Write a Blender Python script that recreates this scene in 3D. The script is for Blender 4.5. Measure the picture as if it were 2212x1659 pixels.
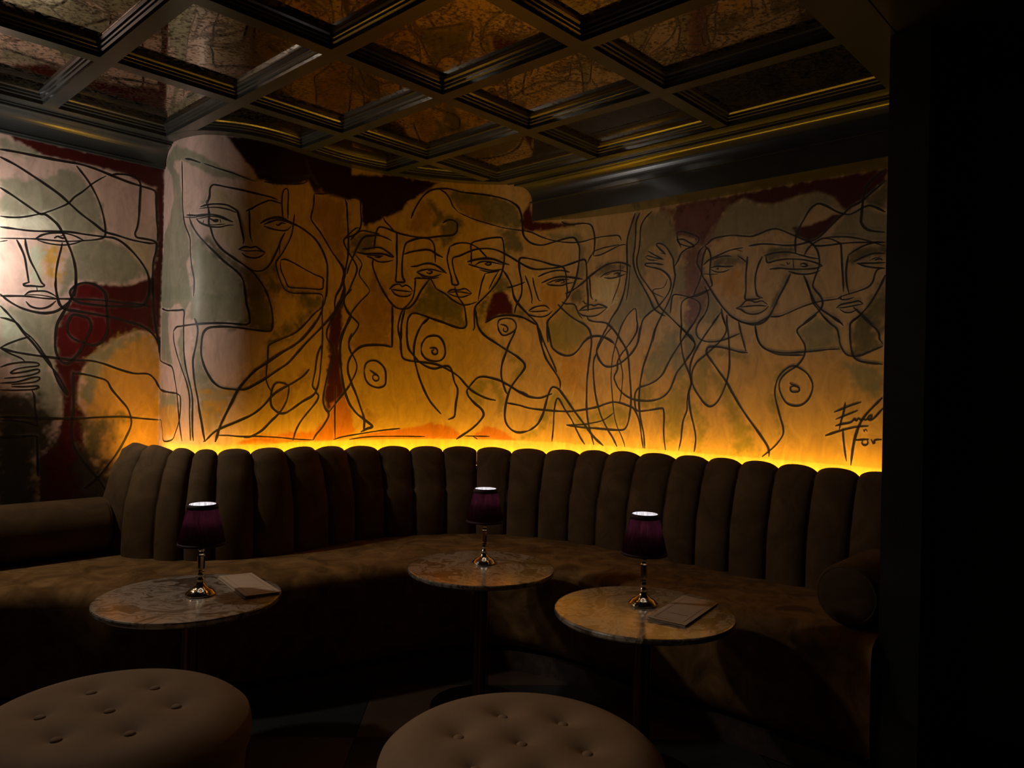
import bpy, bmesh, math, random
import numpy as np

for o in list(bpy.data.objects):
    bpy.data.objects.remove(o, do_unlink=True)
scene = bpy.context.scene
COL = scene.collection

# ---- plan geometry: u runs along the left wall, v along the right wall (metres) ----
TH = 0.8194
OX, OY = 1.2 * -1.3054, 1.2 * 2.3023
E1 = np.array([math.cos(TH), math.sin(TH)])
E2 = np.array([math.sin(TH), -math.cos(TH)])
EYE = 1.32
SU, SV = 0.53136, 0.723


def W(u, v, z=0.0):
    """room coordinates -> world"""
    return (OX + E1[0] * u + E2[0] * v, OY + E1[1] * u + E2[1] * v, z)


def catmull(P, n=8):
    P = np.array(P, float)
    Q = np.vstack([2 * P[0] - P[1], P, 2 * P[-1] - P[-2]])
    out = []
    t = np.linspace(0, 1, n, endpoint=False)[:, None]
    for i in range(1, len(Q) - 2):
        a, b, c, d = Q[i - 1], Q[i], Q[i + 1], Q[i + 2]
        out.append(0.5 * (2 * b + (c - a) * t + (2 * a - 5 * b + 4 * c - d) * t ** 2 + (3 * b - a - 3 * c + d) * t ** 3))
    out.append(P[-1:])
    return np.vstack(out)


def resample(P, step):
    d = np.r_[0, np.cumsum(np.linalg.norm(np.diff(P, axis=0), axis=1))]
    n = max(2, int(round(d[-1] / step)) + 1)
    s = np.linspace(0, d[-1], n)
    return np.stack([np.interp(s, d, P[:, k]) for k in range(P.shape[1])], 1), s


U_LEFT = -1.3
V_LEFT = -0.93
CURVE = [(.612, -.93), (.603, -.85), (.592, -.76), (.603, -.66), (.64, -.555), (.715, -.48), (.82, -.43), (.96, -.415),
         (1.12, -.435), (1.30, -.447), (1.46, -.435), (1.64, -.39), (1.83, -.305), (2.02, -.19), (2.17, -.05),
         (2.26, .085), (2.325, .2), (2.375, .32), (2.415, .46), (2.44, .62), (2.45, .8)]
_c = catmull(CURVE, 12)
_path = np.vstack([[(U_LEFT, V_LEFT)], [(.60, V_LEFT)], _c, [(2.45, 2.6)]])
PATH, PS = resample(_path, .006)
S_CORNER = PS[np.argmin(np.hypot(PATH[:, 0] - .612, PATH[:, 1] + .93))]
_t = np.gradient(PATH, axis=0)
_t /= np.linalg.norm(_t, axis=1)[:, None]
_nl = np.stack([-_t[:, 1], _t[:, 0]], 1)      # left of travel = into the room


def path_at(s):
    return np.stack([np.interp(s, PS, PATH[:, 0]), np.interp(s, PS, PATH[:, 1])], -1)


def path_n(s):
    n = np.stack([np.interp(s, PS, _nl[:, 0]), np.interp(s, PS, _nl[:, 1])], -1)
    return n / np.linalg.norm(n, axis=-1, keepdims=True)


Z_CEIL = EYE + 1.2          # underside of the ceiling beams
Z_MIRROR = Z_CEIL + .046
Z_TABLE = EYE - .743
Z_SEAT = EYE - .81

# ------------------------------------------------------------------ camera
cam_data = bpy.data.cameras.new('camera')
cam = bpy.data.objects.new('camera', cam_data)
COL.objects.link(cam)
cam_data.sensor_fit = 'HORIZONTAL'
cam_data.sensor_width = 36.0
cam_data.lens = 1599.9 / 2212 * 36.0
cam_data.clip_start = .05
_p, _r = .0048, .0223
_f = np.array([0, math.cos(_p), math.sin(_p)])
_u0 = np.array([0, -math.sin(_p), math.cos(_p)])
_x = np.array([math.cos(_r), 0, 0]) + math.sin(_r) * _u0
_u = np.array([-math.sin(_r), 0, 0]) + math.cos(_r) * _u0
from mathutils import Matrix, Vector
cam.matrix_world = Matrix(((_x[0], _u[0], -_f[0], 0), (_x[1], _u[1], -_f[1], 0), (_x[2], _u[2], -_f[2], EYE), (0, 0, 0, 1)))
scene.camera = cam

# ------------------------------------------------------------------ world, lights, exposure
world = bpy.data.worlds.new('world')
scene.world = world
world.use_nodes = True
world.node_tree.nodes['Background'].inputs[0].default_value = (.55, .5, .45, 1)
world.node_tree.nodes['Background'].inputs[1].default_value = .0015
scene.view_settings.view_transform = 'Standard'
scene.view_settings.look = 'None'
scene.view_settings.gamma = 1.0
scene.view_settings.use_curve_mapping = False
scene.view_settings.exposure = 0.0


def spot(name, loc, target, power, color, angle, blend, radius):
    d = bpy.data.lights.new(name, 'SPOT')
    d.energy = power
    d.color = color
    d.spot_size = math.radians(angle)
    d.spot_blend = blend
    d.shadow_soft_size = radius
    o = bpy.data.objects.new(name, d)
    COL.objects.link(o)
    o.location = loc
    o.rotation_euler = (Vector(target) - Vector(loc)).to_track_quat('-Z', 'Y').to_euler()
    return o


# light inferred beyond the left edge as two spots, plus an added stool fill
spot('wall_lamp_light', W(-.34, -.74, EYE + .55), W(.41, -.89, EYE + .66), 16.0, (1, .94, .86), 150, .4, .05)
spot('seating_spot_light', W(-.62, -.66, EYE + 1.05), W(.35, .8, .4), 36.0, (1, .87, .72), 105, .6, .06)
spot('stool_fill_light', W(-.95, .85, EYE + .80), W(.57, 1.88, .47), 21.0, (1, .80, .60), 30, .9, .06)  # unseen fill added to brighten the centre stool

# ------------------------------------------------------------------ helpers


def lin(r, g, b):
    return tuple(((c / 255) / 12.92 if c / 255 <= .04045 else ((c / 255 + .055) / 1.055) ** 2.4) for c in (r, g, b))


def tag(o, label=None, cat=None, group=None, kind=None):
    if label: o['label'] = label
    if cat: o['category'] = cat
    if group: o['group'] = group
    if kind: o['kind'] = kind
    return o


def empty(name, loc=(0, 0, 0), rz=0.0):
    o = bpy.data.objects.new(name, None)
    o.empty_display_size = .1
    o.location = loc
    o.rotation_euler = (0, 0, rz)
    COL.objects.link(o)
    return o


def add(name, me, m=None, parent=None, smooth=False):
    o = bpy.data.objects.new(name, me)
    COL.objects.link(o)
    if m is not None and len(me.materials) == 0:
        me.materials.append(m)
    if parent is not None:
        o.parent = parent
    if smooth:
        me.polygons.foreach_set('use_smooth', [True] * len(me.polygons))
    return o


def mesh(name, verts, faces, m=None, parent=None, smooth=False):
    me = bpy.data.meshes.new(name)
    me.from_pydata([tuple(map(float, v)) for v in verts], [], faces)
    me.update()
    return add(name, me, m, parent, smooth)


def grid_faces(nu, nv, wrap_u=False, wrap_v=False):
    """verts indexed i*nv+j"""
    F = []
    for i in range(nu if wrap_u else nu - 1):
        for j in range(nv if wrap_v else nv - 1):
            a, b = i, (i + 1) % nu
            c, d = j, (j + 1) % nv
            F.append((a * nv + c, b * nv + c, b * nv + d, a * nv + d))
    return F


def lathe(prof, n=48, wob=None):
    V = []
    for k in range(n):
        t = 2 * math.pi * k / n
        for (r, z) in prof:
            rr = r if wob is None else wob(r, z, t)
            V.append((rr * math.cos(t), rr * math.sin(t), z))
    return V, grid_faces(n, len(prof), wrap_u=True)


def bevel_box(name, x0, x1, y0, y1, z0, z1, m, parent=None, bev=0.0):
    bm = bmesh.new()
    bmesh.ops.create_cube(bm, size=1)
    for v in bm.verts:
        v.co = ((x0 + x1) / 2 + v.co.x * (x1 - x0), (y0 + y1) / 2 + v.co.y * (y1 - y0), (z0 + z1) / 2 + v.co.z * (z1 - z0))
    if bev:
        bmesh.ops.bevel(bm, geom=bm.edges[:], offset=bev, segments=2, affect='EDGES')
    me = bpy.data.meshes.new(name)
    bm.to_mesh(me); bm.free()
    return add(name, me, m, parent)


def uvbox(name, u0, u1, v0, v1, z0, z1, m, parent=None):
    c = [W(u0, v0), W(u1, v0), W(u1, v1), W(u0, v1)]
    V = [(p[0], p[1], z0) for p in c] + [(p[0], p[1], z1) for p in c]
    F = [(0, 1, 2, 3), (7, 6, 5, 4), (0, 4, 5, 1), (1, 5, 6, 2), (2, 6, 7, 3), (3, 7, 4, 0)]
    return mesh(name, V, F, m, parent)


def copy_tree(o, parent=None):
    c = o.copy()
    COL.objects.link(c)
    if parent is not None:
        c.parent = parent
    for ch in list(o.children):
        copy_tree(ch, c)
    return c


# ------------------------------------------------------------------ materials
class N:
    def __init__(self, name):
        self.m = bpy.data.materials.new(name)
        self.m.use_nodes = True
        self.t = self.m.node_tree
        self.b = self.t.nodes['Principled BSDF']

    def n(self, kind, **kw):
        x = self.t.nodes.new(kind)
        for k, v in kw.items():
            if k in x.inputs:
                x.inputs[k].default_value = v
            else:
                setattr(x, k, v)
        return x

    def l(self, a, b):
        self.t.links.new(a, b)

    def set(self, **kw):
        for k, v in kw.items():
            k = k.replace('_', ' ')
            self.b.inputs[k].default_value = (*v, 1) if isinstance(v, tuple) and len(v) == 3 else v
        return self

    def ramp(self, fac, stops):
        r = self.n('ShaderNodeValToRGB')
        e = r.color_ramp.elements
        while len(e) < len(stops):
            e.new(.5)
        for el, (p, c) in zip(e, stops):
            el.position = p
            el.color = (*c, 1)
        self.l(fac, r.inputs[0])
        return r.outputs[0]

    def coord(self, kind='Object', scale=(1, 1, 1)):
        c = self.n('ShaderNodeTexCoord')
        mp = self.n('ShaderNodeMapping')
        mp.inputs['Scale'].default_value = scale
        self.l(c.outputs[kind], mp.inputs[0])
        return mp.outputs[0]

    def noise(self, vec, scale, detail=4, rough=.55, dist=0.0):
        x = self.n('ShaderNodeTexNoise')
        x.inputs['Scale'].default_value = scale
        x.inputs['Detail'].default_value = detail
        x.inputs['Roughness'].default_value = rough
        x.inputs['Distortion'].default_value = dist
        self.l(vec, x.inputs['Vector'])
        return x.outputs['Fac']

    def bump(self, h, strength, dist=.002):
        x = self.n('ShaderNodeBump')
        x.inputs['Strength'].default_value = strength
        x.inputs['Distance'].default_value = dist
        self.l(h, x.inputs['Height'])
        self.l(x.outputs[0], self.b.inputs['Normal'])


def mat_slate():
    k = N('slate_paint')
    v = k.coord()
    c = k.ramp(k.noise(v, 6), [(.3, (.026, .029, .029)), (.7, (.036, .039, .038))])
    k.l(c, k.b.inputs['Base Color'])
    k.set(Roughness=.23, Specular_IOR_Level=.7)
    k.bump(k.noise(k.coord(scale=(1, 1, 1)), 60, 2), .03)
    return k.m


def mat_mirror():
    k = N('antique_mirror')
    v = k.coord(scale=(1, 1, 1))
    n1 = k.noise(v, 62, 6, .60, .5)
    n2 = k.noise(v, 9, 3, .5, .2)
    ad = k.n('ShaderNodeMath', operation='MULTIPLY_ADD')
    k.l(n2, ad.inputs[0]); ad.inputs[1].default_value = .35
    k.l(n1, ad.inputs[2])
    f = k.ramp(ad.outputs[0], [(.65, (.0, .0, .0)), (.80, (1, 1, 1))])
    mx = k.n('ShaderNodeMix', data_type='RGBA')
    k.l(f, mx.inputs[0])
    mx.inputs[6].default_value = (.54, .46, .35, 1)
    mx.inputs[7].default_value = (.10, .075, .045, 1)
    k.l(mx.outputs[2], k.b.inputs['Base Color'])
    iv = k.n('ShaderNodeMath', operation='MULTIPLY_ADD')
    k.l(f, iv.inputs[0]); iv.inputs[1].default_value = -.08; iv.inputs[2].default_value = 1.0
    k.l(iv.outputs[0], k.b.inputs['Metallic'])
    rr = k.n('ShaderNodeMath', operation='MULTIPLY_ADD')
    k.l(f, rr.inputs[0]); rr.inputs[1].default_value = .2; rr.inputs[2].default_value = .03
    k.l(rr.outputs[0], k.b.inputs['Roughness'])
    k.bump(n2, .02, .003)
    return k.m


def mat_mural():
    k = N('mural_paint')
    a = k.n('ShaderNodeVertexColor', layer_name='mural')
    v = k.coord(scale=(1, 1, .45))
    n1 = k.noise(v, 16, 6, .62, 1.4)
    c = k.ramp(n1, [(.25, (.66, .66, .66)), (.75, (1.22, 1.22, 1.22))])
    mx = k.n('ShaderNodeMix', data_type='RGBA', blend_type='MULTIPLY')
    mx.inputs[0].default_value = .8
    k.l(a.outputs[0], mx.inputs[6]); k.l(c, mx.inputs[7])
    k.l(mx.outputs[2], k.b.inputs['Base Color'])
    k.set(Roughness=.42, Specular_IOR_Level=.28)
    k.bump(k.noise(k.coord(scale=(1, 1, .5)), 90, 3), .06)
    return k.m


def mat_velvet(name, c0, c1, sheen=.5, nap=5.0):
    k = N(name)
    v = k.coord(scale=(1, 1, 1))
    n1 = k.noise(v, nap, 5, .6, 1.2)
    c = k.ramp(n1, [(.35, c0), (.68, c1)])
    k.l(c, k.b.inputs['Base Color'])
    k.set(Roughness=.85, Specular_IOR_Level=.15, Sheen_Weight=sheen, Sheen_Roughness=.3, Sheen_Tint=(.75, .52, .27))
    k.bump(k.noise(k.coord(), 260, 2), .12, .001)
    return k.m


def mat_marble():
    k = N('swirled_marble')
    v = k.coord(scale=(1, 1, 1))
    n0 = k.n('ShaderNodeTexNoise')
    n0.inputs['Scale'].default_value = 5.5
    n0.inputs['Detail'].default_value = 3
    k.l(v, n0.inputs['Vector'])
    ad = k.n('ShaderNodeMixRGB', blend_type='LINEAR_LIGHT')
    ad.inputs[0].default_value = .22
    k.l(v, ad.inputs[1]); k.l(n0.outputs['Color'], ad.inputs[2])
    mp = k.n('ShaderNodeMapping')
    mp.inputs['Scale'].default_value = (2.2, 6.5, 3)
    mp.inputs['Rotation'].default_value = (0, 0, .5)
    k.l(ad.outputs[0], mp.inputs[0])
    n1 = k.noise(mp.outputs[0], 2.1, 6, .58, .7)
    c = k.ramp(n1, [(.36, (.07, .05, .035)), (.43, (.16, .125, .095)), (.47, (.46, .41, .35)), (.53, (.42, .37, .31)), (.57, (.13, .10, .075)), (.63, (.44, .40, .34))])
    k.l(c, k.b.inputs['Base Color'])
    k.set(Roughness=.30, Specular_IOR_Level=.8, Coat_Weight=1.0, Coat_IOR=2.1, Coat_Roughness=.15)
    return k.m


def simple(name, col, rough=.5, metal=0.0, spec=.5, noise_amt=.12, scale=20):
    k = N(name)
    d = tuple(c * (1 - noise_amt) for c in col)
    e = tuple(min(1, c * (1 + noise_amt)) for c in col)
    c = k.ramp(k.noise(k.coord(), scale), [(.3, d), (.7, e)])
    k.l(c, k.b.inputs['Base Color'])
    k.set(Roughness=rough, Metallic=metal, Specular_IOR_Level=spec)
    return k.m


def emit(name, col, strength):
    k = N(name)
    k.set(Base_Color=(0, 0, 0), Emission_Color=col, Emission_Strength=strength, Roughness=1.0)
    return k.m


def mat_shade(name, col, trans):
    k = N(name)
    t = k.t
    out = t.nodes['Material Output']
    dif = k.n('ShaderNodeBsdfDiffuse'); trn = k.n('ShaderNodeBsdfTranslucent'); mix = k.n('ShaderNodeMixShader')
    v = k.coord(scale=(1, 1, .08))
    c = k.ramp(k.noise(v, 120, 2), [(.3, tuple(x * .6 for x in col)), (.7, tuple(min(1, x * 1.25) for x in col))])
    k.l(c, dif.inputs[0]); k.l(c, trn.inputs[0])
    mix.inputs[0].default_value = trans
    k.l(dif.outputs[0], mix.inputs[1]); k.l(trn.outputs[0], mix.inputs[2])
    k.l(mix.outputs[0], out.inputs[0])
    return k.m


M = dict(
    slate=mat_slate(), mirror=mat_mirror(), mural=mat_mural(),
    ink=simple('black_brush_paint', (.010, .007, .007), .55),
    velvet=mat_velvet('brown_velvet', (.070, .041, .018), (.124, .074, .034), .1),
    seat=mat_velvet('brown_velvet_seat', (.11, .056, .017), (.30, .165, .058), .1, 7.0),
    stool=mat_velvet('tan_velvet', (.25, .165, .100), (.29, .195, .122), .1, 3.0),
    marble=mat_marble(),
    brass=simple('polished_brass', (.80, .66, .44), .10, 1.0, noise_amt=.04),
    bronze=simple('dark_bronze', (.32, .19, .14), .25, 1.0, noise_amt=.1),
    wood=simple('dark_stained_wood', (.085, .055, .045), .45, noise_amt=.35, scale=30),
    tile_light=simple('terracotta_tile', (.085, .055, .038), .4, noise_amt=.15, scale=9),
    tile_dark=simple('dark_green_tile', (.030, .036, .034), .3, noise_amt=.15, scale=9),
    grout=simple('dark_grout', (.02, .018, .016), .8),
    paper=simple('cream_card', (.64, .50, .37), .7, noise_amt=.05, scale=40),
    print=simple('brown_print', (.16, .09, .05), .7),
    shade=mat_shade('plum_pleated_fabric', (.070, .013, .026), .6),
    band=simple('plum_ribbon', (.035, .008, .018), .7),
    lining=mat_shade('white_shade_lining', (.85, .82, .84), .35),
    led_white=emit('white_lamp_led', (1, .95, .97), 20.0),
    led_amber=emit('amber_led', (1, .49, .020), 54.0),
)

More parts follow.
